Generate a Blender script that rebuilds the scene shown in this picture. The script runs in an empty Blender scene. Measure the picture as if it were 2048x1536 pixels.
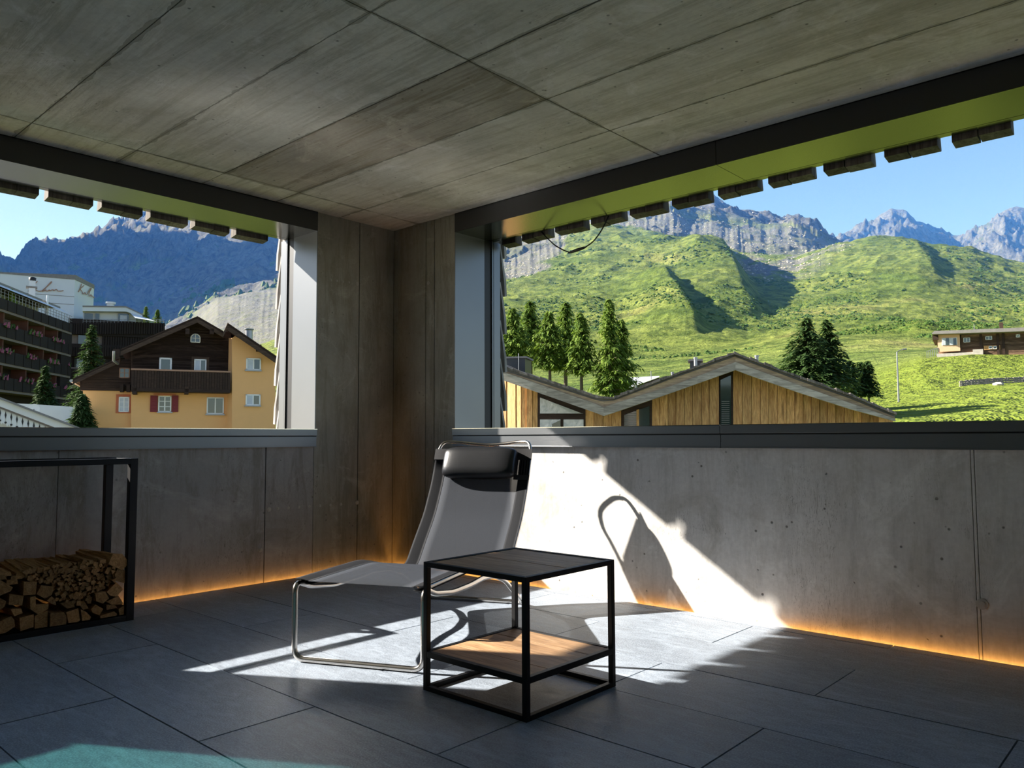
import bpy, math, random
import numpy as np
from mathutils import Vector, Matrix
HAZE = .00022
random.seed(7); rng = np.random.default_rng(7)
D = bpy.data; SC = bpy.context.scene; COL = SC.collection

# ------------------------------------------------------------------ camera
RM = np.array([[0.7409981444, -0.0482589528, -0.6697707245],
               [0.6714965430, 0.0476663272, 0.7394729975],
               [-0.0037606820, -0.9976968451, 0.0677263799]])   # columns: image right, image down, forward
CAM = np.array([4.769, -3.889, 0.95]); F = 1568.54
cam = D.cameras.new('camera'); cam.sensor_width = 36; cam.lens = 36 * F / 2048
cam.clip_end = 9000; cam.clip_start = 0.05
co = D.objects.new('camera', cam); COL.objects.link(co); SC.camera = co
mw = Matrix([[RM[0, 0], -RM[0, 1], -RM[0, 2], CAM[0]], [RM[1, 0], -RM[1, 1], -RM[1, 2], CAM[1]],
             [RM[2, 0], -RM[2, 1], -RM[2, 2], CAM[2]], [0, 0, 0, 1]])
co.matrix_world = mw

# ------------------------------------------------------------------ light and exposure
SUN = Vector((1, .585, -.668)).normalized()
sl = D.lights.new('sun', 'SUN'); sl.energy = 17.5; sl.angle = math.radians(.53); sl.color = (1, .93, .83)
so = D.objects.new('sun', sl); COL.objects.link(so); so.rotation_euler = SUN.to_track_quat('-Z', 'Y').to_euler()
W = D.worlds.new('world'); SC.world = W; W.use_nodes = True
nt = W.node_tree; nt.nodes.clear()
sky = nt.nodes.new('ShaderNodeTexSky'); sky.sky_type = 'NISHITA'; sky.sun_disc = False
sky.sun_elevation = math.radians(30)
sky.sun_rotation = math.atan2(-SUN.x, -SUN.y)      # the side the sun stands on
sky.altitude = 1800; sky.air_density = 1.1; sky.dust_density = 1.2; sky.ozone_density = 1.6
bg = nt.nodes.new('ShaderNodeBackground'); bg.inputs['Strength'].default_value = .21
wo = nt.nodes.new('ShaderNodeOutputWorld')
nt.links.new(sky.outputs[0], bg.inputs[0]); nt.links.new(bg.outputs[0], wo.inputs[0])
SC.view_settings.view_transform = 'Standard'; SC.view_settings.look = 'None'
SC.view_settings.exposure = 0; SC.view_settings.gamma = 1; SC.view_settings.use_curve_mapping = False
SC.cycles.max_bounces = 10; SC.cycles.diffuse_bounces = 5; SC.cycles.glossy_bounces = 5
SC.cycles.transparent_max_bounces = 12; SC.cycles.sample_clamp_indirect = 20; SC.cycles.use_denoising = True
SC.cycles.caustics_reflective = True; SC.cycles.blur_glossy = .0

# ------------------------------------------------------------------ measuring helpers
def ray(px, py):
    v = RM @ np.array([px - 1024, py - 768, F]); return v / np.linalg.norm(v)
def wx(px, py, x): r = ray(px, py); return CAM + r * ((x - CAM[0]) / r[0])
def wy(px, py, y): r = ray(px, py); return CAM + r * ((y - CAM[1]) / r[1])
FWD = np.array([RM[0, 2], RM[1, 2], 0]); FWD /= np.linalg.norm(FWD)
def at(px, py, d): r = ray(px, py); return CAM + r * (d / (r @ FWD))

class Frame:
    """a building's own axes: u along the facade, v into the building, z up; origin on the ground"""
    def __init__(s, px, d, u=None, z0=-6.0):
        o = at(px, 874, d); s.o = np.array([o[0], o[1], z0]); r = ray(px, 874)
        n = np.array([r[0], r[1], 0]) / math.hypot(r[0], r[1])
        if u is None: u = np.array([n[1], -n[0], 0])
        s.u = np.array([u[0], u[1], 0.]) / math.hypot(u[0], u[1])
        s.v = np.array([-s.u[1], s.u[0], 0.])
        s.rz = math.atan2(s.u[1], s.u[0])
    def p(s, px, py, v=0.):
        r = ray(px, py); t = ((s.o - CAM) @ s.v + v) / (r @ s.v); P = CAM + r * t - s.o
        return (float(P @ s.u), float(P[2]))

# ------------------------------------------------------------------ mesh helpers
class MB:
    def __init__(s): s.v = []; s.f = []; s.sm = []
    def add(s, vs, fs, smooth=False):
        n = len(s.v); s.v += [tuple(map(float, v)) for v in vs]
        s.f += [tuple(i + n for i in f) for f in fs]; s.sm += [smooth] * len(fs); return s
    def box(s, x0, x1, y0, y1, z0, z1):
        return s.add([(x0, y0, z0), (x1, y0, z0), (x1, y1, z0), (x0, y1, z0), (x0, y0, z1), (x1, y0, z1), (x1, y1, z1), (x0, y1, z1)],
                     [(0, 3, 2, 1), (4, 5, 6, 7), (0, 1, 5, 4), (1, 2, 6, 5), (2, 3, 7, 6), (3, 0, 4, 7)])
    def prism(s, poly, a, b, fn):
        """polygon in 2D extruded from a to b; fn(p, t) -> 3D"""
        n = len(poly); vs = [fn(p, a) for p in poly] + [fn(p, b) for p in poly]
        return s.add(vs, [tuple(range(n)), tuple(range(2 * n - 1, n - 1, -1))] + [(i, i + n, (i + 1) % n + n, (i + 1) % n) for i in range(n)])
    def uz(s, poly, v0, v1): return s.prism(poly, v0, v1, lambda p, t: (p[0], t, p[1]))
    def tube(s, pts, r, n=10, closed=False, caps=True):
        P = [Vector(p) for p in pts]; N = len(P); rs = r if hasattr(r, '__len__') else [r] * N
        T = []
        for i in range(N):
            a = P[(i - 1) % N] if closed or i > 0 else P[i]; b = P[(i + 1) % N] if closed or i < N - 1 else P[i]
            T.append((b - a).normalized())
        up = Vector((0, 0, 1)) if abs(T[0].z) < .9 else Vector((1, 0, 0)); nn = (up - T[0] * up.dot(T[0])).normalized()
        vs = []
        for i in range(N):
            nn = (nn - T[i] * nn.dot(T[i])).normalized(); b = T[i].cross(nn)
            for k in range(n):
                t = 2 * math.pi * k / n; vs.append(P[i] + (nn * math.cos(t) + b * math.sin(t)) * rs[i])
        fs = []
        for i in range(N if closed else N - 1):
            j = (i + 1) % N
            for k in range(n): fs.append((i * n + k, i * n + (k + 1) % n, j * n + (k + 1) % n, j * n + k))
        s.add(vs, fs, True)
        if caps and not closed: s.add(vs[:n], [tuple(range(n - 1, -1, -1))]); s.add(vs[-n:], [tuple(range(n))])
        return s
    def build(s, name, mat, parent=None, bevel=0, loc=None):
        me = D.meshes.new(name); me.from_pydata(s.v, [], s.f); me.polygons.foreach_set('use_smooth', s.sm)
        me.materials.append(mat); me.update()
        o = D.objects.new(name, me); COL.objects.link(o)
        if parent: o.parent = parent
        if loc is not None: o.location = loc
        if bevel:
            m = o.modifiers.new('bevel', 'BEVEL'); m.width = bevel; m.segments = 2; m.limit_method = 'ANGLE'
        return o
def tag(o, label=None, cat=None, group=None, kind=None):
    if label: o['label'] = label
    if cat: o['category'] = cat
    if group: o['group'] = group
    if kind: o['kind'] = kind
    return o
def empty(name, loc=(0, 0, 0), rz=0, label=None, cat=None, group=None, kind=None):
    o = D.objects.new(name, None); COL.objects.link(o); o.location = [float(c) for c in loc]; o.rotation_euler = (0, 0, rz)
    o.empty_display_size = .1
    return tag(o, label, cat, group, kind)
def rounded(pts, rad, n=6, closed=False):
    """polyline with its corners rounded; pts (x,y,z) or (x,y,z,r)"""
    out = []; N = len(pts)
    for i, p in enumerate(pts):
        P = Vector(p[:3]); r = p[3] if len(p) > 3 else rad
        if (not closed and i in (0, N - 1)) or r <= 0: out.append(P); continue
        A = Vector(pts[(i - 1) % N][:3]); B = Vector(pts[(i + 1) % N][:3]); a = (A - P); b = (B - P)
        q = min(r, a.length * .45, b.length * .45); a = P + a.normalized() * q; b = P + b.normalized() * q
        for k in range(n + 1):
            t = k / n; out.append(a * (1 - t) ** 2 + P * 2 * t * (1 - t) + b * t * t)
    return out

# ------------------------------------------------------------------ materials
class NT:
    def __init__(s, name):
        s.m = D.materials.new(name); s.m.use_nodes = True; s.t = s.m.node_tree; s.b = s.t.nodes['Principled BSDF']
        s.out = s.t.nodes['Material Output']
    def n(s, ty, **k):
        nd = s.t.nodes.new(ty)
        for a, b in k.items():
            if a.startswith('i_'): nd.inputs[a[2:].replace('_', ' ')].default_value = b
            else: setattr(nd, a, b)
        return nd
    def l(s, a, b): s.t.links.new(a, b)
    def co(s, scale=(1, 1, 1), obj=True, rot=(0, 0, 0), world=False):
        if world: src = s.n('ShaderNodeNewGeometry').outputs['Position']
        else: src = s.n('ShaderNodeTexCoord').outputs['Object']
        m = s.n('ShaderNodeMapping'); m.inputs['Scale'].default_value = scale; m.inputs['Rotation'].default_value = rot
        s.l(src, m.inputs[0]); return m.outputs[0]
    def noise(s, vec, sc, det=4, rough=.55, dist=0):
        nd = s.n('ShaderNodeTexNoise'); nd.inputs['Scale'].default_value = sc; nd.inputs['Detail'].default_value = det
        nd.inputs['Roughness'].default_value = rough; nd.inputs['Distortion'].default_value = dist; s.l(vec, nd.inputs['Vector']); return nd.outputs[0]
    def ramp(s, fac, stops):
        r = s.n('ShaderNodeValToRGB'); el = r.color_ramp.elements
        while len(el) < len(stops): el.new(.5)
        for e, (p, c) in zip(el, stops): e.position = p; e.color = (*c, 1) if len(c) == 3 else c
        s.l(fac, r.inputs[0]); return r.outputs[0]
    def mix(s, fac, a, b, bt='MIX'):
        m = s.n('ShaderNodeMixRGB', blend_type=bt)
        for i, x in enumerate((fac, a, b)):
            if isinstance(x, (int, float)): m.inputs[i].default_value = x if i == 0 else (x, x, x, 1)
            elif isinstance(x, tuple): m.inputs[i].default_value = (*x, 1)
            else: s.l(x, m.inputs[i])
        return m.outputs[0]
    def math(s, op, a, b=0.):
        m = s.n('ShaderNodeMath', operation=op)
        for i, x in enumerate((a, b)):
            if isinstance(x, (int, float)): m.inputs[i].default_value = x
            else: s.l(x, m.inputs[i])
        return m.outputs[0]
    def bump(s, h, st=.3, dist=.01):
        b = s.n('ShaderNodeBump'); b.inputs['Strength'].default_value = st; b.inputs['Distance'].default_value = dist
        s.l(h, b.inputs['Height']); s.l(b.outputs[0], s.b.inputs['Normal'])
    def base(s, c):
        if isinstance(c, tuple): s.b.inputs['Base Color'].default_value = (*c, 1)
        else: s.l(c, s.b.inputs['Base Color'])
    def set(s, rough=.6, metal=0, spec=.5):
        s.b.inputs['Roughness'].default_value = rough; s.b.inputs['Metallic'].default_value = metal
        s.b.inputs['Specular IOR Level'].default_value = spec; return s

def plain(name, c, rough=.6, metal=0, var=.12, sc=6, spec=.4, bump=0, world=False):
    m = NT(name); m.set(rough, metal, spec); n = m.noise(m.co(world=world), sc)
    m.base(m.mix(n, tuple(x * (1 - var) for x in c), tuple(min(1, x * (1 + var)) for x in c)))
    if bump: m.bump(n, bump, .02)
    return m.m
def concrete(name, stretch, base=(.40, .385, .365), dark=.5, pit=.5, smr=.55, seams=False):
    m = NT(name); m.set(.72, 0, .35)
    v = m.co((1, 1, 1), world=True); g = m.co(stretch, world=True)
    big = m.noise(v, 1.1, 5, .6, .6); grain = m.noise(g, 5, 6, .65); fine = m.noise(v, 45, 3, .6); blot = m.noise(v, 3.2, 6, .65, 1.)
    c = m.mix(m.ramp(big, [(.3, (0, 0, 0)), (.72, (1, 1, 1))]), tuple(x * (1 - dark * .55) for x in base), base)
    c = m.mix(m.ramp(blot, [(.52, (0, 0, 0)), (.7, (.55, .55, .55))]), c, (base[0] * .55, base[1] * .52, base[2] * .45))
    c = m.mix(m.ramp(grain, [(.32, (.5, .5, .5)), (.52, (0, 0, 0))]), c, m.mix(.35, c, (.05, .045, .035)))
    vo = m.n('ShaderNodeTexVoronoi'); vo.inputs['Scale'].default_value = 15; m.l(m.co((1, 1, 1), world=True), vo.inputs['Vector'])
    sel = m.math('GREATER_THAN', m.noise(v, 9, 2), .52)
    pitm = m.math('MULTIPLY', m.ramp(vo.outputs['Distance'], [(.07, (1, 1, 1)), (.12, (0, 0, 0))]), sel)
    c = m.mix(m.math('MULTIPLY', pitm, pit), c, (.05, .045, .04))
    smear = m.noise(m.co(tuple(a * .6 for a in stretch), world=True), 3.2, 8, .75, .4)
    c = m.mix(m.ramp(smear, [(.50, (0, 0, 0)), (.60, (smr,) * 3), (.64, (0, 0, 0))]), c, (base[0] * .42, base[1] * .40, base[2] * .34))
    pale = m.noise(v, 2.1, 7, .7, 2.2)
    c = m.mix(m.ramp(pale, [(.55, (0, 0, 0)), (.72, (.6, .6, .6))]), c, tuple(min(.8, x * 1.3) for x in base))
    scr = m.noise(m.co(tuple(a * 2.2 for a in stretch), world=True), 6, 3, .5, 1.8); s2 = m.noise(v, 2.6, 3)
    line = m.math('MULTIPLY', m.ramp(scr, [(.485, (0, 0, 0)), (.50, (1, 1, 1)), (.515, (0, 0, 0))]), m.ramp(s2, [(.50, (0, 0, 0)), (.62, (.75, .75, .75))]))
    c = m.mix(line, c, (base[0] * .22, base[1] * .21, base[2] * .18))
    if seams:
        sx = m.n('ShaderNodeSeparateXYZ'); m.l(m.n('ShaderNodeNewGeometry').outputs['Position'], sx.inputs[0]); wob = m.math('MULTIPLY', m.math('SUBTRACT', m.noise(v, 14, 4), .5), .022)
        for ax_, o_, st_ in ((1, .522, .5265), (0, -.30, 2.128)):
            u = m.math('DIVIDE', m.math('ADD', m.math('ADD', sx.outputs[ax_], o_ + st_ * 40), wob), st_)
            fr_ = m.math('MULTIPLY', m.math('ABSOLUTE', m.math('SUBTRACT', m.math('FRACT', m.math('ADD', u, .5)), .5)), st_)
            wd = m.math('MULTIPLY', m.ramp(m.noise(v, 5, 4), [(.42, (0, 0, 0)), (.66, (1, 1, 1))]), .022)
            k_ = m.math('LESS_THAN', fr_, m.math('ADD', wd, .004)); c = m.mix(m.math('MULTIPLY', k_, .6), c, (base[0] * .25, base[1] * .24, base[2] * .2))
    c = m.mix(m.ramp(fine, [(.3, (.25, .25, .25)), (.6, (0, 0, 0))]), c, m.mix(.5, c, (.12, .11, .1)))
    m.base(c)
    h = m.math('ADD', m.math('MULTIPLY', grain, .5), m.math('MULTIPLY', fine, .25))
    h = m.math('SUBTRACT', h, m.math('MULTIPLY', pitm, .8)); m.bump(h, .35, .008)
    return m.m
M = {}
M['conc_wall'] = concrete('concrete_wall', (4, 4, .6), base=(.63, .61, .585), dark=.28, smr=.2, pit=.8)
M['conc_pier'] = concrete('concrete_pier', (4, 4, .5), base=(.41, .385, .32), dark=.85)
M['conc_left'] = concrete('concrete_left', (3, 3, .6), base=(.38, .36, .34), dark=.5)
M['conc_ceil'] = concrete('concrete_ceiling', (.35, 5, 1), base=(.70, .71, .64), dark=.66, pit=.7, seams=True)
M['conc_ceil_dark'] = concrete('concrete_ceiling_dark', (.35, 6, 1), base=(.50, .475, .40), dark=.85, pit=.8, smr=.9, seams=True)
M['gap'] = plain('dark_joint', (.03, .028, .025), .9)
def tile_mat(name, base):
    m = NT(name); m.set(.5, 0, .4); oi = m.n('ShaderNodeObjectInfo')
    add = m.n('ShaderNodeVectorMath', operation='ADD'); sc = m.n('ShaderNodeVectorMath', operation='SCALE'); sc.inputs['Scale'].default_value = 9
    cmb = m.n('ShaderNodeCombineXYZ'); m.l(oi.outputs['Random'], cmb.inputs[0]); m.l(oi.outputs['Random'], cmb.inputs[1])
    m.l(cmb.outputs[0], sc.inputs[0]); m.l(m.co((1, 2.2, 1), world=True), add.inputs[0]); m.l(sc.outputs[0], add.inputs[1])
    a = m.noise(add.outputs[0], 1.6, 6, .6, 1.2); b = m.noise(add.outputs[0], 14, 5, .7); f = m.noise(m.co((1, 1, 1), world=True), 160, 2)
    c = m.mix(m.ramp(a, [(.32, (0, 0, 0)), (.68, (1, 1, 1))]), tuple(x * .62 for x in base), base)
    c = m.mix(m.ramp(b, [(.38, (.75, .75, .75)), (.6, (0, 0, 0))]), c, tuple(x * .5 for x in base))
    st_ = m.noise(m.co((1, 5, 1), world=True), 5, 6, .75, 1.)
    c = m.mix(m.ramp(st_, [(.52, (0, 0, 0)), (.66, (.5, .5, .5))]), c, tuple(x * 1.3 for x in base))
    c = m.mix(m.ramp(f, [(.45, (0, 0, 0)), (.7, (.6, .6, .6))]), c, tuple(x * 1.4 for x in base))
    br = m.math('ADD', m.math('MULTIPLY', oi.outputs['Random'], .22), .89)
    mul = m.n('ShaderNodeMixRGB', blend_type='MULTIPLY'); mul.inputs[0].default_value = 1; m.l(c, mul.inputs[1]); m.l(br, mul.inputs[2])
    m.base(mul.outputs[0]); m.l(m.ramp(b, [(.3, (.42, .42, .42)), (.7, (.58, .58, .58))]), m.b.inputs['Roughness'])
    m.bump(m.math('ADD', b, f), .25, .003); return m.m
M['tile'] = tile_mat('floor_tile', (.315, .365, .435))
def metal(name, c, rough=.3, met=.85, var=.06):
    m = NT(name); m.set(rough, met, .5); n = m.noise(m.co((1, 1, 1), world=True), 3, 3)
    m.base(m.mix(n, tuple(x * (1 - var) for x in c), tuple(x * (1 + var) for x in c)))
    return m.m
M['window_metal'] = metal('window_metal', (.165, .172, .18), .34, .5)
M['sill_metal'] = metal('sill_metal', (.62, .62, .625), .10, 1.)
M['soffit_metal'] = metal('soffit_metal', (.16, .165, .15), .2, .95)
M['fascia_metal'] = metal('fascia_metal', (.05, .05, .052), .42, .5)
M['track'] = plain('black_track', (.012, .012, .013), .5)
M['steel'] = metal('brushed_steel', (.62, .58, .54), .22, 1)
M['black_steel'] = metal('black_steel', (.006, .006, .007), .5, .0); M['black_steel'].node_tree.nodes['Principled BSDF'].inputs['Specular IOR Level'].default_value = .22
M['leather'] = plain('black_leather', (.012, .013, .016), .33, 0, .15, 40, .6, .02)
M['strap'] = plain('black_webbing', (.018, .018, .02), .75, 0, .2, 90)
def fabric(name, c, alpha):
    m = NT(name); m.set(.75, 0, .12); v = m.co((1, 1, 1))
    wv = m.noise(m.co((1, 3, 1)), 230, 2); n2 = m.noise(v, 30, 4)
    m.base(m.mix(wv, tuple(x * .6 for x in c), tuple(x * 1.5 for x in c))); m.bump(wv, .15, .001)
    if alpha < 1:
        tr = m.n('ShaderNodeBsdfTransparent'); mx = m.n('ShaderNodeMixShader'); mx.inputs[0].default_value = alpha
        m.l(tr.outputs[0], mx.inputs[1]); m.l(m.b.outputs[0], mx.inputs[2]); m.l(mx.outputs[0], m.out.inputs[0])
    return m.m
M['mesh'] = fabric('sling_mesh', (.042, .048, .060), .72)
M['sleeve'] = fabric('sling_sleeve', (.011, .012, .015), 1)
def wood(name, c1, c2, axis='x', sc=1., rough=.55, knots=.6, world=False, rnd=.35):
    m = NT(name); m.set(rough, 0, .35); oi = m.n('ShaderNodeObjectInfo')
    st = {'x': (.9, 9, 9), 'y': (9, .9, 9), 'z': (9, 9, .9)}[axis]; st = tuple(a * sc for a in st)
    add = m.n('ShaderNodeVectorMath', operation='ADD'); mul = m.math('MULTIPLY', oi.outputs['Random'], 40.)
    m.l(m.co(st, world=world), add.inputs[0]); cmb = m.n('ShaderNodeCombineXYZ')
    for i in range(3): m.l(mul, cmb.inputs[i])
    m.l(cmb.outputs[0], add.inputs[1])
    a = m.noise(add.outputs[0], 1.5, 5, .6, 1.5); b = m.noise(add.outputs[0], 6, 4, .7, .5)
    c = m.mix(m.ramp(a, [(.35, (0, 0, 0)), (.65, (1, 1, 1))]), c1, c2)
    c = m.mix(m.ramp(b, [(.38, (.55, .55, .55)), (.55, (0, 0, 0))]), c, tuple(x * .5 for x in c1))
    kv = m.n('ShaderNodeTexVoronoi'); kv.inputs['Scale'].default_value = .55
    m.l(add.outputs[0], kv.inputs['Vector'])
    c = m.mix(m.ramp(kv.outputs['Distance'], [(.08, (knots,) * 3), (.16, (0, 0, 0))]), c, tuple(x * .3 for x in c1))
    br = m.math('ADD', m.math('MULTIPLY', oi.outputs['Random'], rnd), 1 - rnd / 2)
    mm = m.n('ShaderNodeMixRGB', blend_type='MULTIPLY'); mm.inputs[0].default_value = 1; m.l(c, mm.inputs[1]); m.l(br, mm.inputs[2])
    m.base(mm.outputs[0]); m.bump(b, .3, .004); return m.m
M['table_wood'] = wood('table_wood', (.30, .17, .08), (.48, .30, .16), 'x', 1.3)
M['log'] = wood('log_wood', (.26, .125, .04), (.46, .26, .10), 'x', 3, .8, .2, rnd=.6)
M['bark'] = plain('log_bark', (.14, .09, .055), .9, 0, .4, 25, .2, .4)
M['plank'] = wood('larch_plank', (.46, .22, .075), (.74, .43, .17), 'z', .9, .7, .8, rnd=.5)
M['barge'] = wood('grey_barge_board', (.30, .255, .20), (.52, .45, .36), 'x', .5, .8, .3)
M['barge_top'] = wood('warm_barge_board', (.36, .25, .15), (.52, .38, .24), 'x', .5, .8, .3)
M['dark_wood'] = wood('dark_brown_wood', (.028, .014, .009), (.055, .03, .02), 'x', .5, .8, .2)
M['brown_roof_edge'] = wood('brown_roof_edge', (.05, .028, .018), (.09, .055, .035), 'x', .4, .8, 0)
M['rail_wood'] = plain('rail_wood', (.36, .2, .13), .6)
M['yellow'] = plain('yellow_render', (.80, .44, .185), .85, 0, .05, 2)
M['red_wood'] = plain('burgundy_shutter', (.20, .018, .025), .6)
M['orange_wood'] = plain('orange_frame', (.5, .13, .05), .6)
M['white'] = plain('white_paint', (.78, .78, .77), .5, 0, .05)
M['white_wall'] = plain('white_render', (.72, .72, .70), .8, 0, .06, 1.5)
M['hotel_white'] = plain('pale_hotel_render', (.60, .64, .66), .7, 0, .05, .8)
M['hotel_dark'] = wood('hotel_dark_board', (.010, .006, .005), (.022, .014, .010), 'z', .5, .8, 0)
M['hotel_red'] = plain('hotel_red_partition', (.085, .03, .016), .7)
M['peach'] = plain('peach_plaster', (.66, .42, .27), .85)
M['rubble'] = plain('dark_rubble', (.20, .185, .165), .9, 0, .5, 3, .2)
M['hotel_slab'] = plain('hotel_slab', (.17, .14, .12), .8)
M['shingle'] = wood('roof_shingle', (.10, .085, .07), (.2, .175, .15), 'z', 1, .85, 0, rnd=.6)
M['wall_shingle'] = wood('wall_shingle', (.32, .30, .28), (.52, .5, .48), 'z', 1.5, .85, 0)
M['slate'] = plain('slate_roof', (.20, .19, .18), .8, 0, .3, 3)
M['old_log'] = wood('old_log_wall', (.13, .075, .048), (.30, .19, .125), 'x', .5, .85, .3)
M['stone'] = plain('pale_stone', (.42, .39, .35), .9, 0, .35, 4, .3, .4)
M['pipe'] = metal('pipe_metal', (.3, .3, .3), .4, .7)
M['trunk'] = plain('tree_trunk', (.11, .085, .06), .9, 0, .3, 8)
M['flower'] = plain('pink_flowers', (.26, .07, .12), .7, 0, .3, 5)
def leaf(name, a, b):
    m = NT(name); m.set(.7, 0, .25); n = m.noise(m.co(world=True), 1.3, 3)
    g = m.n('ShaderNodeNewGeometry'); r = m.math('ADD', m.math('MULTIPLY', n, .6), m.math('MULTIPLY', g.outputs['Random Per Island'], .4))
    c = m.ramp(r, [(.25, a), (.75, b)]); m.base(c)
    tl = m.n('ShaderNodeBsdfTranslucent'); m.l(c, tl.inputs[0]); mx = m.n('ShaderNodeMixShader'); mx.inputs[0].default_value = .3
    m.l(m.b.outputs[0], mx.inputs[1]); m.l(tl.outputs[0], mx.inputs[2]); m.l(mx.outputs[0], m.out.inputs[0]); return m.m
M['larch'] = leaf('larch_needles', (.06, .12, .015), (.20, .29, .035))
M['spruce'] = leaf('spruce_needles', (.025, .055, .015), (.07, .13, .03))
M['shrub'] = leaf('shrub_leaves', (.035, .085, .02), (.09, .17, .035))
def glass(name, c=(.03, .045, .04), rough=.06):
    m = NT(name); m.set(rough, 0, .9); n = m.noise(m.co(), 2); m.base(m.mix(n, tuple(x * .8 for x in c), c)); return m.m
M['dark_glass'] = glass('dark_window_glass')
M['curtain'] = plain('curtained_pane', (.42, .46, .52), .25, 0, .2, 4, .8)
M['pale_pane'] = plain('pale_blind_pane', (.45, .45, .44), .4, 0, .35, 7, .6, .3)
def emis(name, c, st):
    m = NT(name); m.base((0, 0, 0)); m.b.inputs['Emission Color'].default_value = (*c, 1); m.b.inputs['Emission Strength'].default_value = st; return m.m
M['led'] = emis('warm_led', (1, .42, .08), 19)
def tinted():
    m = NT('tinted_glass'); tr = m.n('ShaderNodeBsdfTransparent'); tr.inputs[0].default_value = (.24, .46, .44, 1)
    gl = m.n('ShaderNodeBsdfGlossy'); gl.inputs['Roughness'].default_value = .02; mx = m.n('ShaderNodeMixShader'); mx.inputs[0].default_value = .06
    m.l(tr.outputs[0], mx.inputs[1]); m.l(gl.outputs[0], mx.inputs[2]); m.l(mx.outputs[0], m.out.inputs[0]); return m.m
M['tinted'] = tinted()

# ================================================================== THE LOGGIA
H, FB, ST, SB = 2.574, 2.435, 1.013, .890
XJ, YJ, YN = .7055, -.7115, -3.54          # inner edges of the openings
XN, Y2F, Y2N = 6.4, -4.135, -6.2
XE, YE, T = 7.6, -7.4, .40                 # room extent, wall thickness
def S(name, label=None): return empty(name, kind='structure', label=label)

# floor
fl = MB().box(-.0, XE, YE, 0, -.30, -.045).build('floor', M['gap']); tag(fl, 'grey stone tiled terrace floor with dark joints', kind='structure')
ys = [-.030] + [-.105 - .4285 * k for k in range(0, 18)]
G = .0028
for r in range(len(ys) - 1):
    y1, y0 = ys[r], max(ys[r + 1], YE)
    if y1 <= YE: break
    ph = 1.06 if r % 2 == 0 else .42
    xs = [.03] + [x for x in (ph + 1.275 * k for k in range(-1, 7)) if .06 < x < XE - .05] + [XE]
    for a, b in zip(xs, xs[1:]):
        dz = random.uniform(-.0008, .0008)
        g0 = G if a > .04 else 0
        MB().box(a + g0, b - G, y0 + G, y1 - (G if r else 0), -.022, dz).build('floor_tile', M['tile'], fl)

# ceiling
ce = MB().box(-.0, XE, YE, 0, H + .012, H + .30).build('ceiling', M['gap']); tag(ce, 'board marked raw concrete ceiling', kind='structure')
cy = [0] + [-.522 - .5265 * k for k in range(14)]
cx = [0, .30, 2.428, 4.556, 6.684, XE]
for r in range(len(cy) - 1):
    if cy[r + 1] < YE: break
    for q in range(len(cx) - 1):
        dz = random.uniform(-.0015, .0015); g = .0022
        mt = M['conc_ceil_dark'] if (r == 2 and q == 1) else M['conc_ceil']
        MB().box(cx[q] + g, cx[q + 1] - g, cy[r + 1] + g, cy[r] - g, H + dz, H + .02).build('ceiling_panel', mt, ce)

def wall_core(name, boxes, label):
    m = MB()
    for b in boxes: m.box(*b)
    o = m.build(name, M['gap']); return tag(o, label, kind='structure')
K = .012
wr = wall_core('wall_right', [(-.4, XJ - .002, K, T, -.3, H + .3), (XJ - .002, XN, K, T, -.3, ST - .05), (XJ - .002, XN, K, T, FB + .05, H + .3), (XN, XE + .2, K, T, -.3, H + .3)],
               'raw concrete wall below and beside the wide right opening')
def rpan(x0, x1, z0, z1, mt='conc_wall'):
    MB().box(x0 + .0012, x1 - .0012, 0, K + .006, z0, z1).build('concrete_panel', M[mt], wr, bevel=.0015)
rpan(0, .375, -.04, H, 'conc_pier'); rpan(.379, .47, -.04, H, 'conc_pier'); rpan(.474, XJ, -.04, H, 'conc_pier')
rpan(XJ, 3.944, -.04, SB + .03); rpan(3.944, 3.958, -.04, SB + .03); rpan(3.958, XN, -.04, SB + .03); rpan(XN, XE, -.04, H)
wl = wall_core('wall_left', [(-T, -K, YJ + .002, K, -.3, H + .3), (-T, -K, YN, YJ + .002, -.3, ST - .05), (-T, -K, YN, YJ, FB + .05, H + .3),
                             (-T, -K, Y2F, YN, -.3, H + .3), (-T, -K, Y2N, Y2F, -.3, 1.33), (-T, -K, Y2N, Y2F, FB + .05, H + .3), (-T, -K, YE - .2, Y2N, -.3, H + .3)],
               'raw concrete wall below and beside the left opening')
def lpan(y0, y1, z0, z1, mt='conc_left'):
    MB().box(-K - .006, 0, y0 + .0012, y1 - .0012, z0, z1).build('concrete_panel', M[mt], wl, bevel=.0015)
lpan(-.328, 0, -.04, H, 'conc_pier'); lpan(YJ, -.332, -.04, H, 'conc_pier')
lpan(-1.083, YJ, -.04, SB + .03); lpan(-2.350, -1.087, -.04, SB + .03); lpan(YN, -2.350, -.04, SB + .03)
lpan(Y2F, YN, -.04, H); lpan(Y2N, Y2F, -.04, 1.33); lpan(YE, Y2N, -.04, H)
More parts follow.
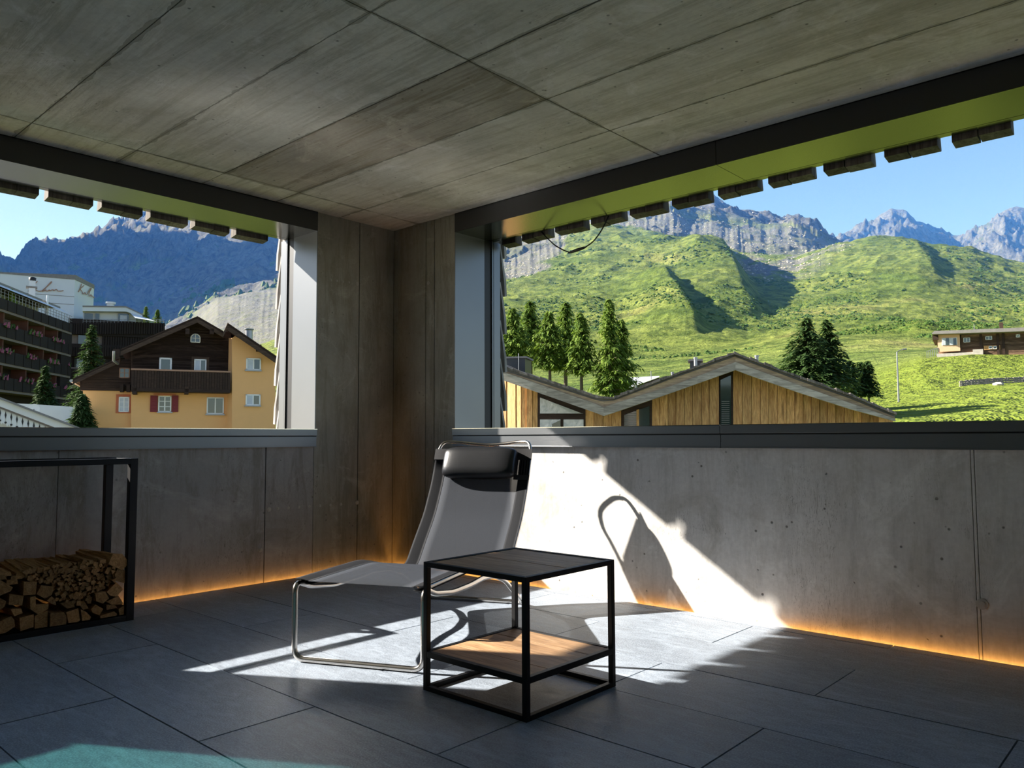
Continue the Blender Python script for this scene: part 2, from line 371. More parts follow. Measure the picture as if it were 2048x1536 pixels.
# round tie plugs and rows of faint form marks
def plug(p, ax, r=.017, par=None):
    m = MB(); d = Vector((0, -1, 0)) if ax == 'y' else Vector((1, 0, 0)); P = Vector([float(c) for c in p])
    m.tube([P - d * .004, P + d * .003], r, 18).tube([P, P + d * .006], r * .55, 14)
    m.build('tie_plug', M['stone'], par)
plug(wy(1964, 1208, 0), 'y', .024, wr); plug(wy(857, 566, 0), 'y', .014, wr)
for p in [(714, 1005), (538, 1019), (521, 1100), (714, 568)]: plug(wx(*p, 0), 'x', .015, wl)
for k in range(7): plug(wx(556 + k * 21, 1017 - k * 1.4, 0) - np.array([.002, 0, 0]), 'x', .010, wl)
for k in range(4): plug(wx(662 + k * 12, 560 + k * 1.6, 0) - np.array([.002, 0, 0]), 'x', .009, wl)
wb = wall_core('wall_back', [(-T, XE + .2, YE - .2, YE, -.3, H + .3)], 'unseen back wall of the terrace, white to bounce light')
we = wall_core('wall_side', [(XE, XE + .2, YE, 0, -.3, H + .3)], 'unseen side wall of the terrace, white to bounce light')
for o in (wb, we): o.data.materials[0] = M['white_wall']  # unseen walls made white to bounce more light into the room
rf = MB().box(-.52, XE + .3, YE - .3, .52, H + .3, H + .55).build('roof_slab', M['conc_wall']); tag(rf, 'flat concrete roof slab over the terrace', kind='structure')

# ---------------------------------------------------------------- openings
def opening(name, ax, a0, a1, st, label, split=None, glassy=False):
    """ax 'y': wall plane y=0, runs along x from a0 to a1. ax 'x': wall plane x=0, runs along y. o = outward depth"""
    e = S(name, label)
    def bx(m, s0, s1, o0, o1, z0, z1):
        if ax == 'y': m.box(s0, s1, o0, o1, z0, z1)
        else: m.box(-o1, -o0, s0, s1, z0, z1)
        return m
    cuts = [a0] + ([split] if split else []) + [a1]
    for c0, c1 in zip(cuts, cuts[1:]):
        g = .0015
        m = MB(); pr = [(-.042, st - .004), (-.042, st), (T + .03, st - .052), (T + .03, st - .056)]
        m.prism(pr, c0 + g, c1 - g, (lambda p, t: (t, p[0], p[1])) if ax == 'y' else (lambda p, t: (-p[0], t, p[1]))); m.build('sill_top', M['sill_metal'], e)
        m = MB(); bx(m, c0 + g, c1 - g, -.042, -.036, st - .047, st - .002)
        bx(m, c0 + g, c1 - g, T + .024, T + .03, st - .12, st - .054); m.build('sill_cap', M['window_metal'], e, bevel=.001)
        m = MB(); bx(m, c0 + g, c1 - g, -.034, -.028, st - .121, st - .054); bx(m, c0 + g, c1 - g, -.037, 0, st - .125, st - .119)
        m.build('sill_apron', M['window_metal'], e, bevel=.001)
        m = MB(); bx(m, c0 + g, c1 - g, -.018, -.012, FB, H - .002); bx(m, c0 + g, c1 - g, -.018, 0, H - .008, H - .002)
        m.build('head_fascia', M['fascia_metal'], e, bevel=.001)
        m = MB(); bx(m, c0 + g, c1 - g, -.017, .335, FB, FB + .005); m.build('head_soffit', M['soffit_metal'], e)
        m = MB(); bx(m, c0 + g, c1 - g, .343, T - .003, FB + .001, FB + .006); m.build('head_outer_trim', M['soffit_metal'], e)
        m = MB(); bx(m, c0, c1, -.01, T, FB + .008, FB + .05); bx(m, c0, c1, -.03, -.005, st - .06, st - .048); m.build('head_backing', M['track'], e)
        m = MB(); bx(m, c0, c1, -.02, T, st - .08, st - .059); m.build('sill_backing', M['track'], e)
    for s, d in ((a0, 1), (a1, -1)):
        if ax == 'x': pass
        def side(w0, w1, o0, o1, nm, mt):
            lo, hi = sorted((s + d * w0, s + d * w1)); m = MB(); bx(m, lo, hi, o0, o1, st - .05 * (o0 + o1) / 2 / T, FB + .001); m.build(nm, M[mt], e)
        side(-.003, .003, -.012, .29, 'jamb_panel', 'window_metal')
        side(-.01, .0, .29, .40, 'jamb_track', 'track')
        side(.0, .010, .366, .380, 'jamb_rail', 'window_metal')
        side(-.003, .003, .393, .462, 'jamb_outer_panel', 'window_metal')
    if glassy:
        m = MB(); bx(m, a0, a1, .30, .33, st, st + .04); bx(m, a0, a1, .30, .33, FB - .04, FB)
        for c in (a0, a1 - .04): bx(m, c, c + .04, .30, .33, st, FB)
        m.build('pane_frame', M['track'], e); m = MB(); bx(m, a0 + .04, a1 - .04, .312, .318, st + .04, FB - .04); m.build('pane', M['tinted'], e)
    return e
w1 = opening('window_1', 'y', XJ, XN, ST, 'wide right opening with grey metal sill and reveals', 2.778)
w2 = opening('window_2', 'x', YN, YJ, ST, 'left opening with grey metal sill and reveals')
w3 = opening('window_3', 'x', Y2N, Y2F, 1.36, 'tinted glazed window beside the left opening', None, True)

# wooden wall shingles hanging around the openings
def shingle_row(ax, s_list, par):
    for s0, s1 in s_list:
        j = random.uniform(-.004, .004); zb = 2.400 + j
        prof = [(.425, zb + .012), (.50, zb), (.505, zb + .006), (.475, 2.60), (.425, 2.60)]
        ins = .006
        m = MB()
        if ax == 'y': m.prism(prof, s0, s1, lambda p, t: (t, p[0], p[1]))
        else: m.prism(prof, s0, s1, lambda p, t: (-p[0], t, p[1]))
        m.build('shingle', M['shingle'], par)
P0 = wy(1024 + 2003 / 2, 260, .47)[0]; rows = []
k = 0
while P0 - k * .3185 > XJ:
    a = P0 - k * .3185; rows += [(a - .135, a), (a - .253, a - .141)]; k += 1
a = P0
for k in range(1, 7): a = P0 + k * .3185; rows += [(a - .135, a), (a - .253, a - .141)]
shingle_row('y', [r for r in rows if XJ < r[0] and r[1] < XN], w1)
Q0 = wx(73, 392, -.47)[1]; rows = []
for k in range(-5, 8):
    a = Q0 + k * .3045; rows += [(a - .115, a), (a + .050, a + .187)]
rows = sorted(rows); shingle_row('x', [r for r in rows if YN < r[0] and r[1] < YJ - .02], w2)
def jamb_shingles(ax, zs, par):
    for zb, zt in zip(zs, zs[1:]):
        prof = [(.462, zt + .10), (.474, zt + .10), (.536, zb + .12), (.545, zb), (.520, zb - .004), (.512, zb + .12)]
        m = MB()
        if ax == 'y': m.prism(prof, XJ - .12, XJ - .002, lambda p, t: (t, p[0], p[1]))
        else: m.prism(prof, YJ + .002, YJ + .12, lambda p, t: (-p[0], t, p[1]))
        m.build('shingle', M['wall_shingle'], par)
jamb_shingles('x', [wx(548, y, -.53)[2] for y in (1002, 925, 848, 771, 694, 617, 540, 463, 386)], w2)
jamb_shingles('y', [wy(1012, y, .53)[2] for y in (974, 898, 821, 744, 668, 592, 516, 440, 364)], w1)
# outer cladding planes behind the shingles (outside skin)
for nm, b in (('wall_cladding', (-.46, XJ - .003, T, .46, -6, H + .4)), ('wall_cladding', (-.46, -T, YJ + .003, .46, -6, H + .4))):
    pass
sk = MB(); sk.box(-.462, XJ - .006, T, .462, -6, H + .3); sk.box(XJ - .006, XE, T, .462, -6, ST - .13); sk.box(XJ - .006, XE, T + .01, .462, FB + .03, H + .3)
sk.box(-.462, -T, YJ + .006, T, -6, H + .3); sk.box(-.462, -T, YE, YJ + .006, -6, ST - .13); sk.box(-.462, -T - .01, YE, YJ + .006, FB + .03, H + .3)
sk.box(-.462, -T, Y2F + .006, YN - .006, ST - .13, H + .3); sk.box(-.462, -T, Y2N, Y2F, ST - .13, 1.22); sk.box(-.462, -T, YE, Y2N, ST - .13, H + .3)
o = sk.build('wall_outside', M['wall_shingle']); tag(o, 'outer skin of the building behind the wooden shingles', kind='structure')

# warm light strips in the slot between tiles and wall
for nm, b, lb in (('led_strip', (.05, XE - .1, -.024, -.010, -.040, -.030), 'warm light strip sunk along the foot of the right wall'),
                  ('led_strip', (.010, .024, YE + .1, -.04, -.040, -.030), 'warm light strip sunk along the foot of the left wall')):
    o = MB().box(*b).build(nm, M['led']); tag(o, lb, 'light strip')

# hanging cable
pts = [wy(*p, y=.42) for p in [(1072, 452), (1088, 470), (1110, 491), (1128, 501), (1140, 505)]]
pts2 = [wy(*p, y=.42) for p in [(1170, 495), (1186, 484), (1200, 466), (1210, 448), (1218, 428)]]
cb = empty('hanging_cable', wy(1155, 500, .42), label='thin black cable with an inline connector drooping from the right window head', cat='cable')
c0 = np.array(cb.location)
MB().tube(rounded([tuple(p - c0) for p in pts], .03), .0045, 8).build('cable', M['strap'], cb)
MB().tube(rounded([tuple(p - c0) for p in pts2], .03), .0045, 8).build('cable', M['strap'], cb)
a, b = wy(1137, 506, .42) - c0, wy(1172, 494, .42) - c0
MB().tube([tuple(a), tuple(a * .85 + b * .15), tuple(a * .5 + b * .5), tuple(a * .15 + b * .85), tuple(b)], [.005, .010, .012, .010, .005], 10).build('connector', M['leather'], cb)

# ---------------------------------------------------------------- side table
t = empty('side_table', (2.482, -1.871, 0), label='low square side table with black steel frame and wooden top and shelf', cat='table')
L, Hh, q = .519, .4777, .0205
for x in (0, L - q):
    for y in (0, L - q): MB().box(x, x + q, y, y + q, 0, Hh).build('leg', M['black_steel'], t, bevel=.0015)
def ring(z0, z1, nm):
    for b in ((q, L - q, 0, q), (q, L - q, L - q, L), (0, q, q, L - q), (L - q, L, q, L - q)):
        MB().box(b[0], b[1], b[2], b[3], z0, z1).build(nm, M['black_steel'], t, bevel=.0015)
ring(Hh - .019, Hh, 'top_rail'); ring(.123, .145, 'shelf_rail'); ring(0, .018, 'base_rail')
for z, nm in ((Hh - .003, 'top_plank'), (.143, 'shelf_plank')):
    n = 4; w = (L - 2 * q) / n
    for k in range(n):
        MB().box(q + .001, L - q - .001, q + k * w + .0012, q + (k + 1) * w - .0012, z - .015, z + random.uniform(-.0008, .0005)).build(nm, M['table_wood'], t, bevel=.001)

# ---------------------------------------------------------------- lounge chair
ang = math.radians(24.5); cw = Vector((math.cos(ang), math.sin(ang), 0)); cb_ = Vector((-math.sin(ang), math.cos(ang), 0))
FLc = Vector((2.33, -1.735, 0)) - cw * .60
ch = empty('lounge_chair', FLc, ang, 'lounge chair with bent steel tube frame and black mesh sling behind the side table', 'chair')
Wd = .60
def c3(s, l, z): return (l, s, z)                     # local: x across, y towards the back
side = [(1.372, .013, .04), (1.19, .112, .02), (1.058, .188, .06), (.88, .243, .05), (.705, .262, .05), (.53, .258, .05), (.31, .266, .05), (.12, .296, .03), (.0, .336, .05)]
loopA = [c3(s, Wd, z) + (r,) for s, z, r in side] + [c3(0, Wd, .013) + (.05,), c3(0, 0, .013) + (.05,)] + [c3(s, 0, z) + (r,) for s, z, r in reversed(side)]
MB().tube(rounded(loopA, .05, 6, True), .0125, 12, True).build('base_frame', M['steel'], ch)
prof = [(.03, .336), (.3, .335), (.58, .333), (.85, .272), (1.10, .216), (1.207, .335), (1.36, .49), (1.48, .676), (1.56, .865)]
top = [(1.595, .02, .922), (1.632, .10, .922), (1.655, .22, .908), (1.662, .30, .903), (1.655, .38, .908), (1.632, .50, .922), (1.595, .58, .922)]
loopB = [c3(s, 0, z) + (.05,) for s, z in prof] + [c3(s, l, z) + (.035,) for s, l, z in top] + [c3(s, Wd, z) + (.05,) for s, z in reversed(prof)]
MB().tube(rounded(loopB, .05, 6), .0095, 10).build('seat_frame', M['steel'], ch)
def smooth(pp, n=6):
    q = rounded([(a, 0, b) for a, b in pp], .07, n); return [(v.x, v.z) for v in q]
def strip(path, l0, l1, off, th, nl=6, lift=0., taper=None):
    P = smooth(path); vs = []; N = len(P)
    nr = []
    for i in range(N):
        a = P[max(0, i - 1)]; b = P[min(N - 1, i + 1)]; dx, dz = b[0] - a[0], b[1] - a[1]; q = math.hypot(dx, dz) or 1; nr.append((-dz / q, dx / q))
    for sgn in (off, off - th):
        for i in range(N):
            for k in range(nl + 1):
                l = l0 + (l1 - l0) * k / nl; sg = sgn - lift * math.sin(math.pi * k / nl) - (0 if taper is None else .0085 * (k / nl if taper > 0 else 1 - k / nl) ** 1.5)
                vs.append(c3(P[i][0] + nr[i][0] * sg, l, P[i][1] + nr[i][1] * sg))
    A = N * (nl + 1); fs = []
    for i in range(N - 1):
        for k in range(nl):
            a = i * (nl + 1) + k; fs += [(a, a + 1, a + nl + 2, a + nl + 1), (A + a, A + a + nl + 1, A + a + nl + 2, A + a + 1)]
    for i in range(N - 1):
        for k in (0, nl):
            a = i * (nl + 1) + k; fs.append((a, a + nl + 1, A + a + nl + 1, A + a))
    for k in range(nl):
        for i in (0, N - 1):
            a = i * (nl + 1) + k; fs.append((a, A + a, A + a + 1, a + 1))
    return MB().add(vs, fs, True)
seatp, backp = [(.012, .336)] + prof[1:5], prof[4:] + [(1.585, .90)]
full = [(.012, .336)] + prof[1:]
pm = [q for q in full]
strip(pm, .056, Wd - .050, .003, .0015, 8, .0).build('sling', M['mesh'], ch)
for l0, l1, tp_ in ((-.006, .066, 1), (Wd - .060, Wd + .006, -1)):
    strip([(.012, .336)] + prof[1:8] + [(1.545, .83)], l0, l1, .0125, .002, 6, 0., tp_).build('sleeve', M['sleeve'], ch)
    strip([(.012, .336)] + prof[1:8] + [(1.545, .83)], l0 + .008, l1, -.011, .002, 4).build('sleeve', M['sleeve'], ch)
# head cushion with its strap round the frame
tx, tz = 1.56 - 1.48, .865 - .676; tl = math.hypot(tx, tz); tx /= tl; tz /= tl; nx, nz = -tz, tx
pc = (1.541 + nx * .052, .776 + nz * .052); vs = []; fs = []; NL, NA = 20, 28; hl, ha, hb = .232, .100, .05
for i in range(NL + 1):
    u = -1 + 2 * i / NL; u = math.sin(u * math.pi / 2)
    e = (1 - abs(u) ** 5) ** (1 / 3.2) if abs(u) < 1 else 0; e = max(e, .02)
    for k in range(NA):
        th = 2 * math.pi * k / NA; ca, sa = math.cos(th), math.sin(th)
        A_ = ha * (abs(ca) ** .62) * (1 if ca > 0 else -1) * (.55 + .45 * e); B_ = hb * (abs(sa) ** .8) * (1 if sa > 0 else -1) * e
        vs.append(c3(pc[0] + tx * A_ + nx * B_, u * hl + .297, pc[1] + tz * A_ + nz * B_))
for i in range(NL):
    for k in range(NA): fs.append((i * NA + k, i * NA + (k + 1) % NA, (i + 1) * NA + (k + 1) % NA, (i + 1) * NA + k))
fs += [tuple(range(NA - 1, -1, -1)), tuple(range(NL * NA, NL * NA + NA))]
cu = MB().add(vs, fs, True).build('head_cushion', M['leather'], ch); cu['label'] = 'padded black leather head cushion'
def band(s0, s1, l0, l1, off, nm, mt):
    """flat webbing along the back between heights s0..s1 (distance along the upper back)"""
    b0 = (1.48 + tx * s0, .676 + tz * s0); b1 = (1.48 + tx * s1, .676 + tz * s1)
    strip([b0, b1], l0, l1, off, .003, 2).build(nm, M[mt], ch)
band(.145, .215, -.013, Wd + .013, .016, 'cushion_strap', 'strap')
for k in range(5): band(.045, .15, Wd - .075 + k * .016, Wd - .067 + k * .016, .015, 'strap_cord', 'strap')
band(.02, .05, Wd - .085, Wd + .010, .016, 'strap_hem', 'strap')

# ---------------------------------------------------------------- firewood rack
X0, X1, YR, YL, HR, tq = .115, .480, -2.118, -3.62, .846, .040
rk = empty('firewood_rack', (0, 0, 0), label='tall black steel firewood rack against the left wall', cat='rack')
for x in (X0, X1 - tq):
    for y in (YR - tq, YL): MB().box(x, x + tq, y, y + tq, 0, HR).build('post', M['black_steel'], rk, bevel=.002)
for z, nm in ((0, 'base_rail'), (HR - tq * .75, 'top_rail')):
    for x in (X0, X1 - tq): MB().box(x, x + tq, YL + tq, YR - tq, z, z + tq * .75).build(nm, M['black_steel'], rk, bevel=.002)
    for y in (YR - tq, YL): MB().box(X0 + tq, X1 - tq, y, y + tq, z, z + tq * .75).build(nm, M['black_steel'], rk, bevel=.002)
MB().box(X0 + .01, X1 - .01, YL + .01, YR - .01, .004, .030).build('base_plate', M['black_steel'], rk)
XF = .470
def lp(cx_, cy_):
    p = wx(cx_ / 6.68, 1060 + cy_ / 6.68, XF); return (min(float(p[1]), YR - .046), max(float(p[2]), .034))
logs = [
 ([(270, 1180), (460, 1130), (455, 1300), (280, 1370)], 'square ended split log second from the left in the bottom row'),
 ([(475, 1150), (650, 1080), (645, 1300), (475, 1330)], 'split log with slanted top third from the left in the bottom row'),
 ([(670, 1110), (850, 1100), (885, 1150), (880, 1270), (665, 1290)], 'broad split log at the middle of the bottom row'),
 ([(890, 1100), (1050, 1050), (1075, 1210), (1040, 1240), (920, 1245)], 'pale split log right of the broad middle log in the bottom row'),
 ([(1080, 1060), (1160, 1100), (1215, 1160), (1200, 1200), (1100, 1215)], 'small pale wedge log beside the dark gap in the bottom row'),
 ([(1340, 1150), (1530, 1090), (1565, 1120), (1560, 1145), (1350, 1210)], 'flat thin split log lying low at the right of the bottom row'),
 ([(1590, 1060), (1715, 1000), (1725, 1120), (1600, 1145)], 'small squarish log in the bottom right corner of the rack'),
 ([(-40, 1240), (150, 1150), (190, 1200), (200, 1290), (80, 1370), (-40, 1400)], 'pale triangular log leftmost in the bottom row'),
 ([(130, 860), (320, 880), (300, 1010), (120, 1000)], 'reddish square log in the middle row near the left'),
 ([(140, 1060), (280, 1050), (300, 1110), (190, 1150)], 'small dark wedge between bottom and middle rows at the left'),
 ([(400, 900), (470, 880), (475, 1020), (400, 1040)], 'narrow upright log slice in the middle row'),
 ([(400, 1050), (470, 1000), (650, 990), (640, 1050), (520, 1135)], 'downward pointing wedge log above the bottom row'),
 ([(315, 690), (490, 690), (470, 860), (305, 870)], 'square log at the left of the upper row under the long sticks'),
 ([(500, 860), (560, 740), (740, 760), (700, 870), (610, 920)], 'large tilted log right of the upper square log'),
 ([(-40, 640), (180, 770), (150, 820), (-40, 900)], 'big wedge log at the upper left of the pile'),
 ([(-40, 890), (80, 950), (60, 1020), (-40, 1100)], 'orange toned log at the far left in the middle of the pile'),
 ([(640, 950), (700, 890), (750, 930), (760, 1010), (700, 990)], 'small split piece under the left edge of the kindling'),
 ([(810, 980), (980, 950), (1000, 1030), (900, 1050)], 'dark rounded log under the middle of the kindling'),
 ([(1060, 990), (1150, 980), (1190, 1050), (1120, 1070)], 'small dark log above the gap in the bottom row'),
 ([(1230, 1060), (1290, 1000), (1390, 1060), (1340, 1140), (1250, 1110)], 'diamond shaped log above the flat thin log'),
 ([(1430, 1000), (1540, 1005), (1575, 1040), (1430, 1072)], 'thin wedge log just above the bottom right logs'),
 ([(1430, 960), (1590, 880), (1690, 990), (1500, 1000)], 'triangular log with a peak near the right post'),
 ([(1430, 830), (1560, 700), (1650, 790), (1560, 890), (1480, 880)], 'bright diamond shaped log near the right post'),
 ([(1540, 600), (1580, 520), (1740, 530), (1740, 600), (1690, 710), (1560, 680)], 'bright blocky log touching the right post'),
 ([(1270, 850), (1400, 820), (1450, 910), (1370, 980), (1280, 950)], 'grey brown log below the kindling on the right'),
 ([(1180, 170), (1430, 215), (1720, 420), (1690, 500), (1510, 425), (1150, 270)], 'long thick log lying tilted on top of the pile at the right')]
def log_obj(poly, x0, x1, name, mat, slant=0., rough=.004):
    """split piece: end polygon in (y,z) at the front, run back to x0"""
    n = len(poly); m = MB(); rings = []
    cyx = sum(p[0] for p in poly) / n; czx = sum(p[1] for p in poly) / n
    org = Vector((x1, cyx, czx)); NS = 4
    vs = []
    for k in range(NS + 1):
        t_ = k / NS; x = x1 + (x0 - x1) * t_; sc = 1 - .10 * t_
        for p in poly:
            vs.append((x - x1, (p[0] - cyx) * sc + random.uniform(-rough, rough) * (k > 0) + slant * t_, (p[1] - czx) * sc + random.uniform(-rough, rough) * (k > 0)))
    fs = [tuple(range(n)), tuple(range(NS * n + n - 1, NS * n - 1, -1))]
    for k in range(NS):
        for i in range(n): fs.append((k * n + i, (k + 1) * n + i, (k + 1) * n + (i + 1) % n, k * n + (i + 1) % n))
    m.add(vs, fs); o = m.build(name, mat, None, 0, org); return o
for i, (pl, lb) in enumerate(logs[:-1]):
    o = log_obj([lp(*p) for p in pl], XF - .33, XF + random.uniform(-.012, .006), 'firewood_log', M['log'])
    tag(o, lb, 'firewood', 'split logs stacked in the firewood rack')
# the long log on top: seen from its side
A_, B_ = lp(1600, 400), lp(1300, 250)
o = log_obj([(A_[0] - .055, A_[1] - .015), (A_[0] + .015, A_[1] - .055), (A_[0] + .05, A_[1] - .02), (A_[0] + .012, A_[1] + .03), (A_[0] - .035, A_[1] + .035)], XF - .34, XF - .0, 'firewood_log', M['log'], -.05)
tag(o, logs[-1][1], 'firewood', 'split logs stacked in the firewood rack')
# logs further left along the rack, out past the frame edge
for r in range(3):
    for k in range(7):
        y = -2.80 - k * .115 - (r % 2) * .05; z = .035 + r * .098
        pl = [(y - .052, z), (y + .05, z + .002), (y + .053, z + .07), (y + .01, z + .094), (y - .045, z + .085)]
        if y - .06 < YL + .04: continue
        o = log_obj([(a + random.uniform(-.006, .006), b + (random.uniform(-.006, .006) if b > .05 else 0)) for a, b in pl], XF - .33, XF + random.uniform(-.01, .005), 'firewood_log', M['log'])
        tag(o, 'split log in the hidden left part of the firewood rack', 'firewood', 'split logs at the far left of the rack')
# kindling ends
region = [(330, 560), (800, 470), (1200, 420), (1520, 440), (1570, 560), (1530, 690), (1420, 800), (1250, 840), (1210, 960), (1040, 985), (760, 930), (740, 740), (500, 680), (330, 650)]
def inside(x, y, poly):
    c = False; n = len(poly)
    for i in range(n):
        x1, y1 = poly[i]; x2, y2 = poly[i - 1]
        if (y1 > y) != (y2 > y) and x < (x2 - x1) * (y - y1) / (y2 - y1) + x1: c = not c
    return c
pts = []
tries = 0
while len(pts) < 210 and tries < 20000:
    tries += 1; x = random.uniform(330, 1570); y = random.uniform(400, 990)
    if inside(x, y, region) and all((x - a) ** 2 + (y - b) ** 2 > 40 ** 2 for a, b in pts): pts.append((x, y))
for x, y in pts:
    c = lp(x, y); r = random.uniform(.008, .0155); a0 = random.uniform(0, 3); n = random.choice((3, 4, 4, 5))
    pl = [(c[0] + r * math.cos(a0 + 2 * math.pi * k / n) * random.uniform(.8, 1.2), c[1] + r * math.sin(a0 + 2 * math.pi * k / n) * random.uniform(.8, 1.2)) for k in range(n)]
    o = log_obj(pl, XF - .30, XF + random.uniform(-.035, .004), 'kindling_stick', M['log'], 0, .001)
    tag(o, 'thin split kindling stick packed among the logs in the rack', 'kindling', 'kindling sticks packed between the logs')
# long flat sticks along the top of the pile
tops = [(20, 640), (90, 600), (170, 700), (235, 640), (300, 610), (350, 560), (430, 555), (500, 530), (560, 545), (640, 520), (700, 540), (760, 560), (850, 540), (940, 545), (1030, 520), (1110, 495), (1200, 520), (1290, 470), (1380, 420)]
names = 'first second third fourth fifth sixth seventh eighth ninth tenth eleventh twelfth thirteenth fourteenth fifteenth sixteenth seventeenth eighteenth nineteenth'.split()
for i, (x, y) in enumerate(tops):
    c = lp(x, y); wv = random.uniform(.014, .026); h = random.uniform(.008, .013)
    pl = [(c[0] - wv, c[1] - h), (c[0] + wv, c[1] - h), (c[0] + wv * .8, c[1] + h), (c[0] - wv * .9, c[1] + h)]
    o = log_obj(pl, XF - .33, XF + random.uniform(-.02, .0), 'kindling_stick', M['log'], random.uniform(-.02, .02), .001)
    o.rotation_euler = (0, random.uniform(.02, .08), 0)
    tag(o, 'long flat stick lying on top of the pile, %s from the left' % names[i], 'kindling', 'long sticks on top of the pile')

#@@EXTERIOR
# ================================================================== THE VALLEY
def lat(n): return np.random.default_rng(n).random((512, 512))
LT = [lat(k) for k in range(3)]
def vnoise(x, y, k=0):
    xi = np.floor(x).astype(int); yi = np.floor(y).astype(int); fx = x - xi; fy = y - yi
    fx = fx * fx * (3 - 2 * fx); fy = fy * fy * (3 - 2 * fy); L_ = LT[k]
    a = L_[xi % 512, yi % 512]; b = L_[(xi + 1) % 512, yi % 512]; c = L_[xi % 512, (yi + 1) % 512]; d = L_[(xi + 1) % 512, (yi + 1) % 512]
    return (a * (1 - fx) + b * fx) * (1 - fy) + (c * (1 - fx) + d * fx) * fy
def fbm(x, y, o=5, ridge=False, k=0):
    s = 0; a = .5; t_ = 0
    for i in range(o):
        n = vnoise(x * 2 ** i + 17 * i, y * 2 ** i + 31 * i, k)
        if ridge: n = 1 - np.abs(2 * n - 1); n = n * n
        s = s + a * n; t_ += a; a *= .5
    return s / t_
KX = [-1500, -600, -400, -200, -100, 0, 150, 300, 430, 560, 800, 1000, 1100, 1200, 1300, 1400, 1500, 1600, 1700, 1750, 1850, 1950, 2048, 2400, 3600]
def row(**k):
    xs = sorted((int(a[1:].replace('m', '-')), b) for a, b in k.items()); return [float(np.interp(x, [a for a, _ in xs], [b for _, b in xs])) for x in KX]
def zrow(d, **k):        # heights given in metres above the floor level
    return [874 - (z - .95) * F / d for z in row(**k)]
LAY = [
 (14, zrow(14, _0=-7)), (26, zrow(26, _0=-7)),
 (40, zrow(40, _0=-7, _1200=-6.5, _1450=-4, _1600=-2, _1740=1.45, _1900=1.75, _2048=1.9, _3600=1.9)),
 (52, row(_0=1100, _1000=1060, _1200=1010, _1400=950, _1600=880, _1700=826, _1750=818, _1850=808, _1950=790, _2048=782, _3600=780)),
 (62, row(_0=1060, _1000=1000, _1200=950, _1400=890, _1600=850, _1700=806, _1750=800, _1850=790, _1950=778, _2048=772, _3600=770)),
 (68, row(_0=1050, _1000=985, _1200=930, _1400=860, _1600=822, _1700=800, _1750=795, _1850=775, _1950=764, _2048=760, _3600=755)),
 (90, row(_0=1010, _1000=900, _1200=850, _1400=820, _1600=790, _1700=770, _1750=757, _1850=722, _1950=713, _2048=712, _3600=700)),
 (112, row(_0=980, _1000=850, _1200=805, _1400=785, _1600=765, _1700=750, _1750=738, _1850=716, _1950=712, _2048=712, _3600=690)),
 (150, row(_0=940, _560=900, _1000=800, _1200=775, _1400=755, _1600=735, _1700=722, _1850=708, _2048=705, _3600=680)),
 (250, row(_m1500=880, _0=860, _560=800, _1000=735, _1200=730, _1400=715, _1600=690, _1750=686, _1900=694, _2048=690, _3600=660)),
 (400, row(_m1500=840, _0=810, _300=790, _560=710, _1000=650, _1200=650, _1400=655, _1500=670, _1600=655, _1750=650, _1900=650, _2048=655, _3600=620)),
 (600, row(_m1500=790, _0=765, _300=745, _430=700, _560=668, _1000=575, _1100=568, _1200=562, _1300=566, _1400=572, _1500=590, _1600=590, _1700=575, _1850=565, _1950=575, _2048=590, _3600=600)),
 (740, row(_m1500=750, _0=730, _300=715, _430=640, _560=620, _1000=545, _1100=525, _1200=508, _1300=510, _1400=515, _1500=545, _1600=548, _1700=520, _1750=512, _1850=510, _1950=525, _2048=550, _3600=600)),
 (880, row(_m1500=710, _0=700, _300=690, _370=655, _430=602, _560=584, _1000=515, _1100=495, _1200=480, _1300=487, _1400=496, _1500=522, _1600=515, _1700=484, _1750=478, _1850=483, _1950=494, _2048=520, _2400=560, _3600=600)),
 (960, row(_m1500=690, _0=680, _300=665, _370=640, _430=592, _560=572, _1000=500, _1100=478, _1200=462, _1300=468, _1400=486, _1500=505, _1600=505, _1700=500, _1750=520, _1850=530, _1950=540, _2048=560, _3600=620)),
 (1200, row(_m1500=300, _m600=-40, _m200=225, _0=640, _300=610, _430=560, _560=540, _1000=470, _1100=452, _1180=444, _1270=446, _1400=462, _1500=470, _1600=480, _1680=505, _1750=540, _2048=580, _3600=620)),  # far left knots: unseen ridge added to shade the left mountain
 (1650, row(_m1500=560, _0=575, _300=520, _560=460, _800=440, _1000=430, _1200=425, _1330=420, _1360=405, _1430=386, _1450=400, _1500=424, _1540=437, _1570=430, _1610=425, _1640=441, _1680=482, _1720=540, _2048=600, _3600=620)),
 (2300, row(_m1500=520, _m400=585, _0=527, _30=508, _60=494, _130=474, _190=456, _240=431, _300=414, _380=400, _560=372, _800=380, _1000=420, _1400=440, _1600=500, _1680=505, _1750=510, _2048=530, _3600=560)),
 (2900, row(_m1500=640, _0=600, _560=500, _1000=480, _1500=500, _1640=505, _1690=481, _1730=455, _1800=431, _1830=432, _1860=449, _1930=474, _1990=456, _2030=428, _2100=414, _2400=470, _3600=540)),
 (3600, row(_0=760)),
]
